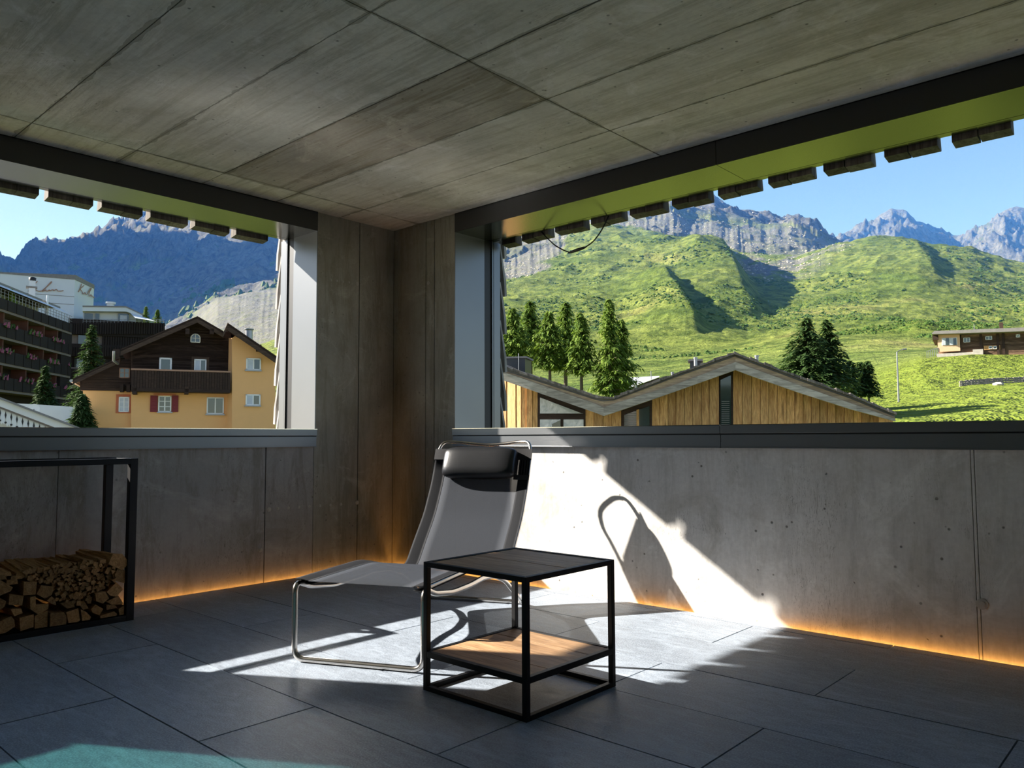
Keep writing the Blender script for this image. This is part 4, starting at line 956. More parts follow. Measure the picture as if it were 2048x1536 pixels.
def chim(px0, px1, y0, y1, v, dep, nm, mt, cap=True):
    A_, B_ = fr.p(px0, y1, v), fr.p(px1, y0, v); m_ = MB().box(A_[0], B_[0], v, v + dep, A_[1] - .5, B_[1]).build(nm, M[mt], tc)
    if cap: MB().box(A_[0] - .05, B_[0] + .05, v - .05, v + dep + .05, B_[1], B_[1] + .05).build('chimney_cap', M['slate'], m_)
chim(1008, 1050, 716, 745, 3, .9, 'chimney', 'fascia_metal'); chim(1380, 1402, 722, 745, 3.5, .6, 'chimney', 'fascia_metal')
for x, y0, y1, w in ((1391, 714, 724, 3.5), (1516, 710, 735, 3.6), (1344, 744, 762, 2.5), (1031, 706, 718, .8)):
    A_, B_ = fr.p(x, y1, 2.5), fr.p(x, y0, 2.5); rr_ = w * 21 / F; MB().tube([(A_[0], 2.9, A_[1] - .3), (A_[0], 2.9, B_[1])], rr_, 12).tube([(A_[0], 2.9, B_[1] - .02), (A_[0], 2.9, B_[1] + .03)], rr_ * 1.25, 12).build('flue_pipe', M['pipe'], tc)

# small hut with pale metal roof behind the valley of the zigzag roof
fr = Frame(1265, 60, z0=gz_at(1265, 60) - .5); h_ = house('small_hut', fr, 'small hut with pale stone roof behind the roof valley')
MB().uz([fr.p(*q_, 0) for q_ in [(1215, 795), (1262, 795), (1300, 772), (1316, 765), (1316, 810), (1215, 810)]], 0, 4).build('wall', M['old_log'], h_)
A_ = [fr.p(*q_, 0) for q_ in [(1208, 778), (1262, 776), (1318, 756), (1318, 759.5), (1262, 780.5), (1208, 782)]]
MB().uz(A_, -.5, .0).build('roof_edge', M['brown_roof_edge'], h_)
q_ = [fr.p(1208, 777, 0), fr.p(1262, 775.5, 0), fr.p(1318, 755, 0)]; up_ = fr.p(1250, 757, 5)[1]
MB().add([(q_[0][0], -.5, q_[0][1]), (q_[1][0], -.5, q_[1][1]), (q_[2][0], -.5, q_[2][1]), (q_[2][0] + .2, 5, q_[2][1] + .5), (q_[0][0] + 1.6, 5, q_[0][1] + 1.2)], [(0, 1, 2, 3, 4)]).build('roof', M['pale_pane'], h_)
A_ = fr.p(1302, 742, 1); MB().tube([(A_[0], 1, A_[1] - 1.2), (A_[0], 1, A_[1])], .03, 6).build('flue_pipe', M['pipe'], h_)
A_ = fr.p(1272, 770, -.6); MB().tube([(A_[0], -.7, A_[1] - .4), (A_[0], -.7, A_[1] + .02)], .1, 10).build('flue_pipe', M['pipe'], h_)
A_ = fr.p(1226, 786, -.2)
for k in range(6): MB().tube([(A_[0] + .15 * k, -.35, A_[1] - .1 - .1 * (k % 2)), (A_[0] + .15 * k, -.05, A_[1] - .1 - .1 * (k % 2))], .07, 8).build('stacked_log', M['plank'], h_)

# ------------------------------------------------------------------ hillside farmhouse (far right)
fr = Frame(1960, 94, z0=gz_at(1960, 94) - 1.0); hf = house('hillside_farmhouse', fr, 'old dark log farmhouse with flat grey roof on the grassy rise')
def fbx(x0, y0, x1, y1, v0, v1, nm, mt, par=None):
    a_, b_ = fr.p(x0, y1, v0), fr.p(x1, y0, v0); return MB().box(a_[0], b_[0], v0, v1, a_[1], b_[1]).build(nm, M[mt], par or hf)
fbx(1876, 664, 1919, 704, -.3, 7, 'plaster_bay', 'peach')
fbx(1919, 664, 2140, 712, 0, 7, 'log_wall', 'old_log')
for x in (1919, 1962, 1996, 2007, 2060):
    fbx(x - 1.5, 664, x + 1.5, 711, -.18, 0, 'corner_post', 'dark_wood')
for k in range(9): fbx(1922, 668 + k * 4.6, 2140, 670.2 + k * 4.6, -.06, 0, 'log_course', 'old_log')
fbx(1874, 703, 1966, 716, -.45, 7, 'stone_base', 'stone'); fbx(1946, 698, 1966, 712, -.6, 0, 'stone_base', 'stone'); fbx(1966, 709, 2140, 718, -.3, 7, 'stone_base', 'stone')
m_ = MB().uz([fr.p(*q_, -1.2) for q_ in [(1865, 666), (2140, 660), (2140, 651), (1868, 662)]], -1.2, -1.0); m_.build('roof_edge', M['slate'], hf)
a_, b_ = fr.p(1864, 666, -1.2), fr.p(2140, 657, -1.2)
hi = fr.p(1876, 658, 8)[1] + .2
m_ = MB().add([(a_[0], -1.3, a_[1]), (b_[0], -1.3, b_[1]), (b_[0], 5.5, b_[1] + .9), (a_[0], 5.5, a_[1] + .9), (a_[0], -1.3, a_[1] - .15), (b_[0], -1.3, b_[1] - .15), (b_[0], 12, b_[1] - .4), (a_[0], 12, a_[1] - .4)],
              [(0, 1, 2, 3), (3, 2, 6, 7), (0, 4, 5, 1), (4, 7, 6, 5), (0, 3, 7, 4), (1, 5, 6, 2)]); m_.build('roof', M['slate'], hf)
fbx(1865, 664, 1876, 680, -.5, 6, 'gable_board', 'dark_wood')
fbx(1884, 675, 1914, 691, -.36, -.28, 'window_frame', 'white')
for k in range(4): fbx(1885 + k * 7.3, 676, 1890.6 + k * 7.3, 690, -.40, -.36, 'pane', 'dark_glass' if k % 2 else 'curtain')
for x0, y0, x1, y1 in ((1927, 675, 1940, 685), (1971, 672, 1984, 680), (2032, 668, 2040, 675)): window(hf, fr, x0, y0, x1, y1, -.1, 'white', 'dark_glass', 2, 2, .05)
fbx(1968, 690, 2000, 700, -.16, -.1, 'wooden_panel', 'plank')
for a in (1978, 1987): window(hf, fr, a - .5, 692, a + 6.5, 698, -.2, 'white', 'dark_glass', 1, 1, .05)
A_ = fr.p(2002, 645, 3); MB().box(A_[0] - .2, A_[0] + .2, 2.8, 3.2, A_[1] - 1.3, A_[1]).build('chimney', M['brown_roof_edge'], hf)
A_ = fr.p(1948, 648, 3); MB().tube([(A_[0], 3, A_[1] - 1), (A_[0], 3, A_[1])], .04, 6).build('flue_pipe', M['pipe'], hf)
A_, B_ = fr.p(1854, 711, -.3), fr.p(1876, 700, -.3)
m_ = MB()
for k in range(7):
    t_ = k / 6; x = A_[0] + (B_[0] - A_[0]) * t_; z = A_[1] + (B_[1] - A_[1]) * t_ * .6; m_.box(x - .03, x + .03, -.35, -.3, z - .4, z + .5)
m_.tube([(A_[0], -.33, A_[1] + .5), (B_[0], -.33, A_[1] + (B_[1] - A_[1]) * .6 + .5)], .04, 6).build('stair_railing', M['pipe'], hf)

# dry stone wall in the meadow
sw = empty('stone_wall', gpt(1990, 64), 0, 'low dry stone wall crossing the sunny meadow', 'wall'); o0 = np.array(sw.location)
for k in range(150):
    px = 1925 + k % 50 * 3.3; lvl = k // 50; g_ = np.array(gpt(px, 64 + .1 * lvl)); s_ = random.uniform(.07, .12)
    m_ = MB(); vs_ = [(math.cos(a) * s_ * random.uniform(.8, 1.3), math.sin(a) * s_ * random.uniform(.8, 1.3), z * s_ * random.uniform(.6, 1)) for z in (-1, 1) for a in (0, 1.57, 3.14, 4.71)]
    m_.add(vs_, [(0, 3, 2, 1), (4, 5, 6, 7), (0, 1, 5, 4), (1, 2, 6, 5), (2, 3, 7, 6), (3, 0, 4, 7)]); q_ = g_ - o0 + np.array([0, 0, .02 + lvl * .16]); m_.build('stone', M['rubble'], sw, loc=q_)
def boulder(px, d, s_, label):
    vs_ = []; fs_ = []
    for i in range(5):
        for k in range(8):
            a = k * math.pi / 4; r_ = math.sin(math.pi * (i + .6) / 5.2) * s_ * random.uniform(.8, 1.15); vs_.append((math.cos(a) * r_ * 1.3, math.sin(a) * r_, -math.cos(math.pi * (i + .6) / 5.2) * s_ * .6))
    for i in range(4):
        for k in range(8): fs_.append((i * 8 + k, i * 8 + (k + 1) % 8, i * 8 + 8 + (k + 1) % 8, i * 8 + 8 + k))
    fs_ += [tuple(range(7, -1, -1)), tuple(range(32, 40))]; g_ = gpt(px, d); o = MB().add(vs_, fs_).build('boulder', M['stone'], None, 0, (g_[0], g_[1], g_[2] + s_ * .25)); tag(o, label, 'boulder')
boulder(2001, 62, .32, 'large pale boulder set in the dry stone wall'); boulder(1707, 50, .45, 'pale flat boulder beside the end of the zigzag roof')
boulder(1728, 47, .35, 'grey boulder in the grass right of the roof end'); boulder(1575, 45, .25, 'small pale rock showing above the roof slope beside the spruces')
# street lamp
g_ = gpt(1800, 56); tp = at(1799, 704, 56); hh = tp[2] - g_[2]
lm = empty('street_lamp', g_, label='slim grey street lamp standing in the meadow', cat='lamp'); r3 = RM[:, 0] * .5
MB().tube([(0, 0, -.3), (0, 0, hh * .5), (0, 0, hh)], [.075, .06, .045], 10).build('pole', M['pipe'], lm)
MB().tube([(0, 0, hh), (r3[0] * .4, r3[1] * .4, hh + .12), (r3[0], r3[1], hh + .2)], .035, 8).build('arm', M['pipe'], lm)
MB().tube([(r3[0] * .8, r3[1] * .8, hh + .16), (r3[0] * 1.4, r3[1] * 1.4, hh + .2)], .07, 8).build('lamp_head', M['pipe'], lm)

# ------------------------------------------------------------------ yellow chalet (left opening)
fr = Frame(350, 50, z0=-7.2); yc = house('yellow_chalet', fr, 'yellow rendered chalet with dark brown timber gable and balcony')
def P(v, *pts_): return [fr.p(x, y, v) for x, y in pts_]
MB().uz(P(.5, (166, 960), (264, 960), (264, 776), (166, 776)), .5, 9).build('wall', M['yellow'], yc)
MB().uz(P(0, (262, 960), (456, 960), (456, 770), (262, 770)), 0, 9).build('wall', M['yellow'], yc)
MB().uz(P(-1.2, (464, 960), (551, 960), (551, 718), (470, 672), (464, 676)), -1.2, 9).build('wall', M['yellow'], yc)
a, b = fr.p(464, 960, -1.2), fr.p(450, 960, 0)
zt = fr.p(450, 676, 0)[1]; MB().add([(a[0], -1.2, 0), (b[0], 0.02, 0), (b[0], .02, zt), (a[0], -1.2, fr.p(464, 676, -1.2)[1])], [(0, 1, 2, 3)]).build('wall_return', M['yellow'], yc)
MB().uz(P(.45, (160, 780), (270, 780), (270, 714), (236, 722), (160, 758)), .4, 8).build('timber_wall', M['dark_wood'], yc)
MB().uz(P(-.05, (262, 780), (462, 780), (462, 664), (440, 664), (394, 640), (262, 694)), -.1, 8).build('timber_wall', M['dark_wood'], yc)
# horizontal boards of the timber gable
k = 0; y = 655
while y < 744:
    def hw(y): return 394 - (y - 640) / .43, min(463, 394 + (y - 640) / .55)
    l_, r_ = hw(y); l_ = max(l_, 265)
    a, b = fr.p(l_, y + 4.6, -.1), fr.p(r_, y + .5, -.1); MB().box(a[0], b[0], -.135, -.1, a[1], b[1]).build('cladding_board', M['dark_wood'], yc); y += 5.4
y = 722
while y < 778:
    l_ = max(164, 236 - (y - 722) * 2.0); a, b = fr.p(l_, y + 4.6, .4), fr.p(262, y + .5, .4); MB().box(a[0], b[0], .36, .4, a[1], b[1]).build('cladding_board', M['dark_wood'], yc); y += 5.4
def roofseg(p0, p1, th, v0, v1, nm='barge_board', mt='brown_roof_edge', roof=True):
    a, b = fr.p(*p0, v0), fr.p(*p1, v0); t_ = th * 50 / F
    MB().uz([(a[0], a[1] - t_), (b[0], b[1] - t_), b, a], v0, v0 + .12).build(nm, M[mt], yc)
    if roof: MB().uz([(a[0], a[1] - t_ * .25), (b[0], b[1] - t_ * .25), (b[0], b[1] + .06), (a[0], a[1] + .06)], v0 + .0, v1).build('roof', M['dark_wood'], yc)
roofseg((241, 700), (395, 634), 11, -1.4, 9); roofseg((395, 634), (447, 664), 11, -1.4, 9)
roofseg((146, 759), (240, 716), 9, -.9, 9)
a = fr.p(240, 716, -.9); b = fr.p(241, 700, -1.4); MB().box(a[0] - .35, a[0] + .0, -1.45, -1.3, a[1] - .1, b[1] + .05).build('roof_step', M['dark_wood'], yc)
roofseg((447, 664), (455, 647), 9, -2.4, 7, roof=False); roofseg((455, 647), (556, 716), 13, -2.4, 9)
MB().tube([(fr.p(143, 760, -.9)[0], -1.1, fr.p(143, 762, -.9)[1]), (fr.p(143, 760, -.9)[0], 8, fr.p(143, 762, -.9)[1])], .09, 8).build('gutter', M['pipe'], yc)
MB().tube([(a[0] - .3, -1.5, fr.p(240, 703, -1.4)[1]), (a[0] - .3, -1.5, fr.p(240, 722, -1.4)[1]), (a[0] - .1, -.9, fr.p(240, 728, -.9)[1])], .08, 8).build('downpipe', M['pipe'], yc)
# balcony
a, b = fr.p(262, 779, -1.2), fr.p(461, 744, -1.2); z0_, z1_ = a[1], b[1]; nb = 36
MB().box(a[0], b[0], -1.3, 0, z0_ - .1, z0_ + .1).build('balcony_floor', M['dark_wood'], yc); MB().box(a[0] - .03, b[0], -1.32, -1.12, z1_ - .05, z1_ + .05).build('balcony_rail', M['rail_wood'], yc)
for k in range(nb):
    u0 = a[0] + (b[0] - a[0]) * k / nb; u1 = a[0] + (b[0] - a[0]) * (k + 1) / nb; MB().box(u0 + .008, u1 - .008, -1.26 - .02 * (k % 2), -1.20, z0_, z1_ - .05).build('balcony_board', M['dark_wood'], yc)
MB().box(a[0] + .02, b[0] - .02, -1.195, -1.17, z0_, z1_ - .06).build('balcony_backing', M['dark_wood'], yc)
for x in (269, 373): c_ = fr.p(x, 783, -1.1); MB().box(c_[0] - .12, c_[0] + .12, -1.3, 0, c_[1] - .15, c_[1] + .3).build('beam_end', M['dark_wood'], yc)
for x in (244, 257): c_ = fr.p(x, 781, .2); MB().box(c_[0] - .1, c_[0] + .1, -.3, .5, c_[1] - .1, c_[1] + .35).build('beam_end', M['dark_wood'], yc)
for x, y in ((375, 662), (516, 697), (424, 662)): c_ = fr.p(x, y, -1.3); MB().box(c_[0] - .12, c_[0] + .12, -1.4 if x < 500 else -2.3, 0, c_[1] - .2, c_[1] + .15).build('beam_end', M['dark_wood'], yc)
window(yc, fr, 318, 716, 344, 745, -.14, 'white', 'dark_glass', 1, 1, .1, 'window'); window(yc, fr, 388, 719, 413, 746, -.14, 'white', ['curtain', 'dark_glass'], 2, 1, .07, 'window', 'brown_roof_edge')
window(yc, fr, 238, 736, 260, 756, .34, 'rail_wood', 'dark_glass', 2, 2, .06)
window(yc, fr, 237, 794, 259, 824, .45, 'white', 'curtain', 2, 3, .06, 'window', 'orange_wood'); window(yc, fr, 316, 792, 343, 824, -.05, 'white', 'dark_glass', 2, 3, .07)
window(yc, fr, 413, 795, 448, 828, -.05, 'white', 'dark_glass', 2, 1, .07); window(yc, fr, 492, 717, 522, 740, -1.25, 'white', ['curtain', 'dark_glass'], 2, 1, .08); window(yc, fr, 491, 789, 521, 811, -1.25, 'white', ['curtain', 'dark_glass'], 2, 1, .08)
for x0, x1, y0, y1 in ((490, 523, 740, 742), (489, 522, 811, 813), (411, 449, 828, 830.5), (314, 345, 824, 826)):
    v_ = -1.3 if x0 > 480 else -.1; a, b = fr.p(x0, y1, v_), fr.p(x1, y0, v_); MB().box(a[0], b[0], v_ - .08, v_ + .1, a[1], b[1]).build('window_sill', M['pipe'], yc)
for x0, x1 in ((300, 315.5), (343.5, 357)):
    a, b = fr.p(x0, 824, -.05), fr.p(x1, 791, -.05); s_ = MB().box(a[0], b[0], -.1, -.02, a[1], b[1]).build('shutter', M['red_wood'], yc)
    for k in range(5): z_ = a[1] + (b[1] - a[1]) * (k + .5) / 5; MB().box(a[0] + .05, b[0] - .05, -.13, -.1, z_ - .07, z_ + .07).build('louvre', M['red_wood'], s_)
a, b = fr.p(299, 827, -.1), fr.p(358, 790, -.1); MB().box(a[0] + .2, b[0] - .2, -.12, 0, b[1], b[1] + .06).build('window_head', M['orange_wood'], yc)
# arched attic window
c_ = fr.p(391, 676.5, -.14); r_ = 8.5 * 50 / F; n = 14
arc = [(c_[0] + r_ * math.cos(math.pi * k / n), -.18, c_[1] + r_ * math.sin(math.pi * k / n)) for k in range(n + 1)]
MB().tube([(c_[0] - r_, -.18, c_[1] - r_ * .95)] + arc[::-1] + [(c_[0] + r_, -.18, c_[1] - r_ * .95)], .035, 6).tube([(c_[0] - r_, -.18, c_[1] - r_ * .95), (c_[0] + r_, -.18, c_[1] - r_ * .95)], .035, 6).tube([(c_[0] - r_, -.18, c_[1]), (c_[0] + r_, -.18, c_[1])], .025, 6).tube([(c_[0], -.18, c_[1] - r_), (c_[0], -.18, c_[1] + r_)], .025, 6).build('arched_window_frame', M['white'], yc)
MB().uz([(c_[0] - r_, c_[1] - r_ * .95), (c_[0] + r_, c_[1] - r_ * .95)] + [(q_[0], q_[2]) for q_ in arc], -.16, -.13).build('pane', M['dark_glass'], yc)
c_ = fr.p(498, 661, 2); MB().tube([(c_[0], 2, c_[1] - .8), (c_[0], 2, c_[1])], .25, 10).tube([(c_[0], 2, c_[1] + .05), (c_[0], 2, c_[1] + .12)], .32, 10).build('flue_pipe', M['pipe'], yc)

# ------------------------------------------------------------------ hotel behind
uo = ray(764, 874); fr = Frame(137, 92, u=np.array([uo[0], uo[1], 0]), z0=-9.); ho = house('hotel', fr, 'long dark timber hotel with stacked flower balconies at the far left')
# this wing runs from beyond the left frame edge to the bend; the facade is its u axis (u=0 at the bend)
def bandz(y0_, y1_, x=0): return fr.p(x, y1_, 0)[1], fr.p(x, y0_, 0)[1]
UL = fr.p(-60, 700, 0)[0]
MB().box(UL, 0, 1.6, 14, 0, fr.p(0, 640, 0)[1]).build('wing_wall', M['hotel_dark'], ho); MB().box(-2.6, .4, .14, 14, 0, fr.p(0, 612, 0)[1]).build('wing_wall', M['hotel_dark'], ho)
floors = [(595, 619), (646, 674), (699, 727), (753, 781)]
for i, (a_, b_) in enumerate(floors):
    z0_, z1_ = bandz(a_, b_); n = 24
    for k in range(n):
        u0, u1 = UL + (0 - UL) * k / n, UL + (0 - UL) * (k + 1) / n
        MB().box(u0 + .02, u1 - .02, -.04 * (k % 2), .12, z0_ + .12, z1_).build('balcony_panel', M['hotel_dark'], ho)
    MB().box(UL, 0, .05, 2., z0_ - .12, z0_ + .12).build('balcony_slab', M['hotel_slab'], ho)
    if i:
        zp = bandz(*floors[i - 1])[0]
        for u_ in (fr.p(58, 700, 0)[0], fr.p(91, 700, 0)[0], fr.p(10, 700, 0)[0], fr.p(118, 700, 0)[0]):
            MB().box(u_ - .12, u_ + .12, .2, 1.8, z1_ - .3, zp - .1).build('balcony_partition', M['hotel_red'], ho)
        for k in range(8):
            u_ = UL + (0 - UL) * (k + .5) / 8; MB().box(u_ - .9, u_ + .9, 1.5, 1.62, z1_ - .2, zp - .6).build('window', M['dark_glass'], ho)
m_ = MB(); m2 = MB()
for i, (a_, b_) in enumerate(floors[1:]):
    z0_, z1_ = bandz(a_, b_)
    for k in range(150):
        u_ = random.uniform(UL, -.5); 
        if math.sin(u_ * 1.1 + i) < -.2: continue
        s_ = random.uniform(.06, .15); (m_ if random.random() < .5 else m2).tube([(u_, -.12, z1_ - .05 + random.uniform(-.25, .15)), (u_ + .05, -.2, z1_ + random.uniform(.0, .35))], [s_, s_ * .4], 5)
m_.build('balcony_flowers', M['flower'], ho)['kind'] = 'stuff'; m2.build('balcony_greenery', M['shrub'], ho)['kind'] = 'stuff'
# roof terrace glazing, awning, railing on top of this wing
z0_, z1_ = bandz(595, 619); zt = fr.p(0, 562, 0)[1]
MB().box(UL, -1.5, 3.2, 10, z1_ - .3, zt).build('penthouse_wall', M['hotel_white'], ho)
for k in range(7):
    u_ = UL + (-2 - UL) * (k + .5) / 7; MB().box(u_ - 1.1, u_ + 1.1, 3.1, 3.25, z1_ - .1, zt - .5).build('window', M['dark_glass'], ho)
MB().uz([(UL, zt + .1), (-1.0, zt + .1), (-1.0, zt + .3), (UL, zt + .3)], 1.0, 10).build('penthouse_roof', M['slate'], ho)
MB().add([(UL, 1., zt + .08), (-1, 1., zt + .08), (-1, -.1, zt - .55), (UL, -.1, zt - .55)], [(0, 1, 2, 3)]).build('awning', M['hotel_white'], ho)
m_ = MB()
for k in range(30): u_ = UL + (0 - UL) * k / 30; m_.tube([(u_, .05, z1_), (u_, .05, z1_ + .9)], .03, 5)
for j in (.3, .6, .9): m_.tube([(UL, .05, z1_ + j), (0, .05, z1_ + j)], .025, 5)
m_.build('terrace_railing', M['pipe'], ho)
c_ = fr.p(106, 612, 0); MB().tube([(c_[0], .6, c_[1] - 2.0), (c_[0], .6, c_[1] + 1.2)], [.22, .10], 8).build('closed_parasol', M['white'], ho)
for px_ in (4, 40): c_ = fr.p(px_, 596, 0); MB().tube([(c_[0], .8, z1_ - .2), (c_[0], .8, z1_ + 1.6)], [.7, .1], 7).build('terrace_shrub', M['larch'], ho)
ch2 = fr.p(53, 560, 0)

# second wing facing the camera
fr = Frame(240, 100, z0=-9.); hw_ = house('hotel_wing', fr, 'dark boarded hotel wing with white penthouse behind the yellow chalet')
def hb2(x0, y0, x1, y1, v0, v1, nm, mt, par=None):
    a_, b_ = fr.p(x0, y1, v0), fr.p(x1, y0, v0); return MB().box(a_[0], b_[0], v0, v1, a_[1], b_[1]).build(nm, M[mt], par or hw_)
hb2(132, 700, 420, 900, .3, 12, 'wing_wall', 'hotel_dark')
nb = 40
for y0_, y1_, xa in ((646, 668, 136), (694, 712, 136), (742, 760, 136)):
    for k in range(nb):
        x0 = xa + (330 - xa) * k / nb; x1 = xa + (330 - xa) * (k + 1) / nb
        hb2(x0 + .25, y0_, x1 - .25, y1_, -.5 - .06 * (k % 2), -.3, 'cladding_board', 'hotel_dark')
    hb2(xa, y1_ - 2, 330, y1_, -.3, .4, 'balcony_slab', 'hotel_dark'); hb2(xa, y0_ + 1, 330, y1_, -.28, -.1, 'wall_panel', 'hotel_dark')
hb2(204, 668, 335, 696, .0, .3, 'wall_panel', 'hotel_dark')
for k in range(26): hb2(205 + k * 5, 668, 209.4 + k * 5, 694, -.15, .3, 'cladding_board', 'hotel_dark')
hb2(137, 664, 205, 700, .2, .3, 'wall_panel', 'hotel_slab')
for x0, y0, x1, y1 in ((156, 670, 172, 688), (279, 670, 297, 678), (148, 718, 166, 738)): hb2(x0, y0, x1, y1, .05, .2, 'window', 'dark_glass')
for k in range(4): hb2(137, 735 + k * 12, 163, 741 + k * 12, -.1, .3, 'balcony_rail', 'hotel_slab')
# white penthouse of this wing
MB().uz([fr.p(*q_, .8) for q_ in [(166, 650), (272, 650), (272, 626), (166, 622)]], .8, 10).build('penthouse_wall', M['hotel_white'], hw_)
MB().uz([fr.p(*q_, -.4) for q_ in [(165, 622), (252, 623), (285, 634), (285, 630), (252, 613.5), (165, 612.5)]], -.4, 10).build('penthouse_fascia', M['hotel_white'], hw_)
MB().uz([fr.p(*q_, -.5) for q_ in [(165, 613.5), (252, 614.5), (288, 631), (288, 629.5), (252, 612), (165, 611)]], -.5, 10).build('penthouse_roof', M['slate'], hw_)
hb2(168, 627, 186, 645, .6, .8, 'window', 'dark_glass'); hb2(190, 627, 199, 645, .6, .8, 'window', 'dark_glass'); o = hb2(236, 628, 258, 645, .6, .8, 'window', 'dark_glass'); hb2(240, 631, 254, 645, .5, .6, 'pane', 'curtain', o)
MB().add([(*fr.p(260, 628, 0)[:1], -.2, fr.p(260, 626, 0)[1]), (fr.p(286, 636, 0)[0], -.2, fr.p(286, 634, 0)[1]), (fr.p(312, 648, -2)[0], -3, fr.p(312, 645, -2)[1]), (fr.p(270, 640, -2)[0], -3, fr.p(270, 638, -2)[1])], [(0, 1, 2, 3)]).build('awning', M['hotel_white'], hw_)
m_ = MB()
for k in range(24): c_ = fr.p(166 + k * 7, 646, -.3); m_.tube([(c_[0], -.3, c_[1]), (c_[0], -.3, c_[1] + .45)], .02, 4)
for y in (639, 642.5): a, b = fr.p(166, y, -.3), fr.p(330, y, -.3); m_.tube([(a[0], -.3, a[1]), (b[0], -.3, b[1])], .025, 5)
m_.build('terrace_railing', M['pipe'], hw_)
c_ = fr.p(221, 612, 3); MB().tube([(c_[0], 3, c_[1] - .3), (c_[0], 3, c_[1] + .25)], .45, 12).tube([(c_[0], 3, c_[1] + .25), (c_[0], 3, c_[1] + .5)], .62, 12).build('roof_vent', M['hotel_white'], hw_)

# white tower block with script lettering
fr = Frame(150, 104, z0=-9.); tb = house('white_tower_block', fr, 'white flat roofed tower block with brown script lettering on two sides')
a, b, c_ = fr.p(0, 551, 0), fr.p(150, 552.5, 0), fr.p(190, 571, 3)
zb_ = fr.p(150, 650, 0)[1]; zl = fr.p(5, 547.5, 0)[1]; zr_ = fr.p(150, 552.5, 0)[1]
ub = fr.p(188.5, 560, 6.)[0]
def blk(z0, z1a, z1b, nm, mt, g=0.):
    MB().add([(a[0] + g, 0 + g, z0), (b[0] - g, 0 + g, z0), (ub - g, 6, z0), (ub - g, 14, z0), (a[0] + g, 14, z0), (a[0] + g, 0 + g, z1a), (b[0] - g, 0 + g, z1b), (ub - g, 6, z1b - .1), (ub - g, 14, z1b - .1), (a[0] + g, 14, z1a)],
             [(4, 3, 2, 1, 0), (5, 6, 7, 8, 9), (0, 1, 6, 5), (1, 2, 7, 6), (2, 3, 8, 7), (3, 4, 9, 8), (4, 0, 5, 9)]).build(nm, M[mt], tb)
blk(zb_, zl, zr_, 'wall', 'hotel_white'); blk(zl - .0, zl + .18, zr_ + .18, 'roof_edge', 'slate', -.06)
for y in (590, 606): z_ = fr.p(100, y, 0)[1]; MB().box(a[0], b[0], -.03, .01, z_ - .03, z_ + .03).build('facade_joint', M['slate'], tb)
# lettering: two words in flowing script made of bent tube strokes
K1 = [[(61, 566), (66, 564), (62, 574), (57, 583)], [(75, 562), (68, 569), (63, 575), (70, 579), (78, 583), (86, 581), (92, 575), (99, 567), (104, 562), (102, 566), (94, 573), (86, 580), (84, 583), (88, 582), (92, 579), (92, 582), (96, 582), (99, 579), (99, 582), (103, 580), (107, 579), (107, 582), (111, 579), (114, 579), (115, 582), (122, 582), (127, 581)]]
K2 = [[(163, 568), (161, 576), (157, 584)], [(168, 571), (163, 576), (160, 578), (164, 583), (166, 588), (169, 588), (170, 584), (171, 588), (174, 590), (176, 585), (182, 576), (183, 577), (178, 586), (178, 592), (181, 592), (182, 588), (183, 594), (185, 591), (187, 596), (189, 594)]]
for ws, nm in ((K1, 0), (K2, 1)):
    m_ = MB()
    for st in ws:
        if nm == 0: pp = [(fr.p(x, y, -.15)[0], -.15, fr.p(x, y, -.15)[1]) for x, y in st]
        else:
            pp = []
            for x, y in st:
                s_ = (x - 150) / 40.; v_ = 6 * s_; q_ = fr.p(x, y, v_ - .25); pp.append((q_[0], v_ - .30, q_[1]))
        m_.tube(rounded([p_ + (.4,) for p_ in pp], .4, 3), .055, 6)
    m_.build('script_lettering', M['rail_wood'], tb)
# kitchen chimney in front of the tower
fr = Frame(53, 88, z0=-9.); c_ = fr.p(52, 558, 0); cm = empty('hotel_chimney', (fr.o[0], fr.o[1], fr.p(52, 590, 0)[1] - 9.), fr.rz, 'stubby roof chimney with dark cowl above the hotel terrace', 'chimney')
z0_, z1_ = 0, fr.p(52, 560, 0)[1] - fr.p(52, 590, 0)[1]
MB().box(-.32, .32, 0, .6, -.5, z1_).build('shaft', M['hotel_white'], cm); MB().box(-.6, .5, -.05, .65, z1_ * .5, z1_ * .62).build('shelf', M['slate'], cm); MB().tube([(0, .3, z1_), (0, .3, z1_ + .35), (0, .3, z1_ + .45)], [.34, .38, .2], 10).build('cowl', M['track'], cm)

# ------------------------------------------------------------------ low garden building with satellite dish, lower left
fr = Frame(100, 46, z0=-8.); gw = house('white_garden_building', fr, 'low white rendered building between the gable roof and the yellow chalet')
MB().uz([fr.p(*q_, 0) for q_ in [(20, 960), (166, 960), (166, 815), (75, 809), (20, 806)]], 0, 5).build('wall', M['white_wall'], gw)
MB().uz([fr.p(*q_, -.05) for q_ in [(140, 960), (167, 960), (167, 846), (140, 848)]], -.6, 0).build('orange_wall', M['orange_wood'], gw)
for k in range(10): c_ = fr.p(134 + k * 3.3, 845, -.5); MB().tube([(c_[0] - .05, -.7, c_[1]), (c_[0] + .05, 0, c_[1] + .03)], .05, 6).build('roof_tile', M['stone'], gw)
sd = empty('satellite_dish', (0, 0, 0), 0, 'pale round satellite dish above the low white building', 'satellite dish'); g_ = at(68, 818, 44); sd.location = g_; sd.rotation_euler = (0, 0, fr.rz)
vs_ = [(0, .10, 0)] + [(math.cos(k * math.pi / 10) * r_, (.10 - r_ * r_ * .35), math.sin(k * math.pi / 10) * r_) for r_ in (.1, .2, .29) for k in range(20)]
fs_ = [(0, 1 + k, 1 + (k + 1) % 20) for k in range(20)] + [(1 + r_ * 20 + k, 21 + r_ * 20 + k, 21 + r_ * 20 + (k + 1) % 20, 1 + r_ * 20 + (k + 1) % 20) for r_ in range(2) for k in range(20)]
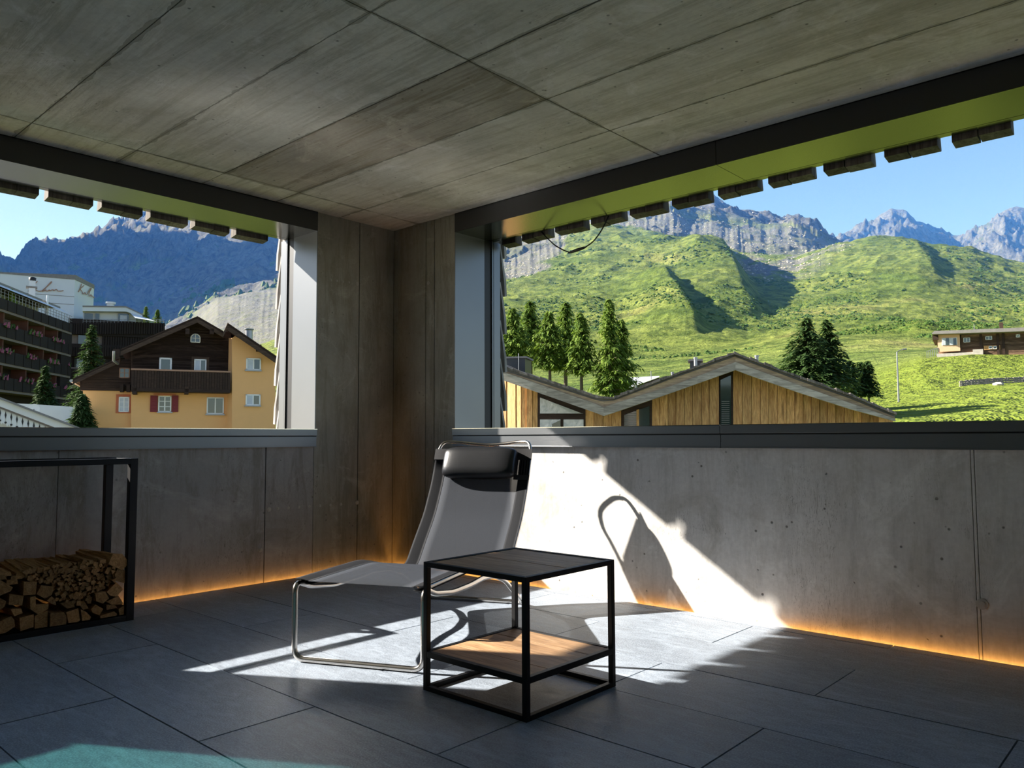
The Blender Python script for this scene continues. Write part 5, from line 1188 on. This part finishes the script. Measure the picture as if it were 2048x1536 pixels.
MB().add(vs_, fs_, True).build('dish', M['white'], sd); MB().tube([(0, .1, 0), (0, .3, -.2), (0, .3, -2.4)], .04, 8).build('mast', M['pipe'], sd); MB().tube([(0, .08, -.28), (0, -.25, -.05)], .015, 6).build('receiver_arm', M['pipe'], sd)

# ------------------------------------------------------------------ neighbouring gable with carved barge, lower left corner
fr = Frame(20, 26, z0=-7.2); nb_ = house('carved_gable_house', fr, 'pale gabled house with cut out trim boards in the lower left corner of the view')
t0, t1 = [(-420, 960), (-140, 755), (0, 797), (152, 855), (230, 885)], [(-420, 975), (-140, 770), (0, 818), (112, 858), (190, 900)]
beam(fr, t0[1:], [(x, y + 16) for x, y in t0[1:]], -.8, -.72).build('barge_board', M['white_wall'], nb_)
beam(fr, [(x, y + 16) for x, y in t0[1:]], [(x, y + 20) for x, y in t0[1:]], -.76, -.70).build('barge_trim', M['hotel_slab'], nb_)
beam(fr, [(x, y - 3) for x, y in t0[1:]], [(x, y + 1) for x, y in t0[1:]], -.95, 7).build('roof', M['slate'], nb_)
MB().uz([fr.p(*q_, .2) for q_ in [(-400, 990), (240, 990), (160, 868), (0, 806), (-140, 762), (-400, 950)]], .2, 7).build('wall', M['white_wall'], nb_)
for k in range(26):
    x = -130 + k * 11.3; yt_ = 797 + x * .38 + 19; q_ = .5 * 11.3
    MB().uz([fr.p(*s_, -.66) for s_ in [(x - 4.6, yt_ - 3), (x - 5.3, yt_ + 26), (x - 2.5, yt_ + 31), (x, yt_ + 27), (x + 2.5, yt_ + 31), (x + 5.3, yt_ + 26), (x + 4.6, yt_ + 1)]], -.66, -.63).build('trim_board', M['white_wall'], nb_)
    MB().uz([fr.p(*s_, -.68) for s_ in [(x + 5.65, yt_ + 20), (x + 3.6, yt_ + 12), (x + 5.65, yt_ + 4), (x + 7.7, yt_ + 12)]], -.67, -.665).build('cut_out', M['track'], nb_)
    c_ = fr.p(x + 5.65, yt_ + 27, -.68); MB().tube([(c_[0], -.675, c_[1]), (c_[0], -.665, c_[1])], .035, 10).build('cut_out', M['track'], nb_)
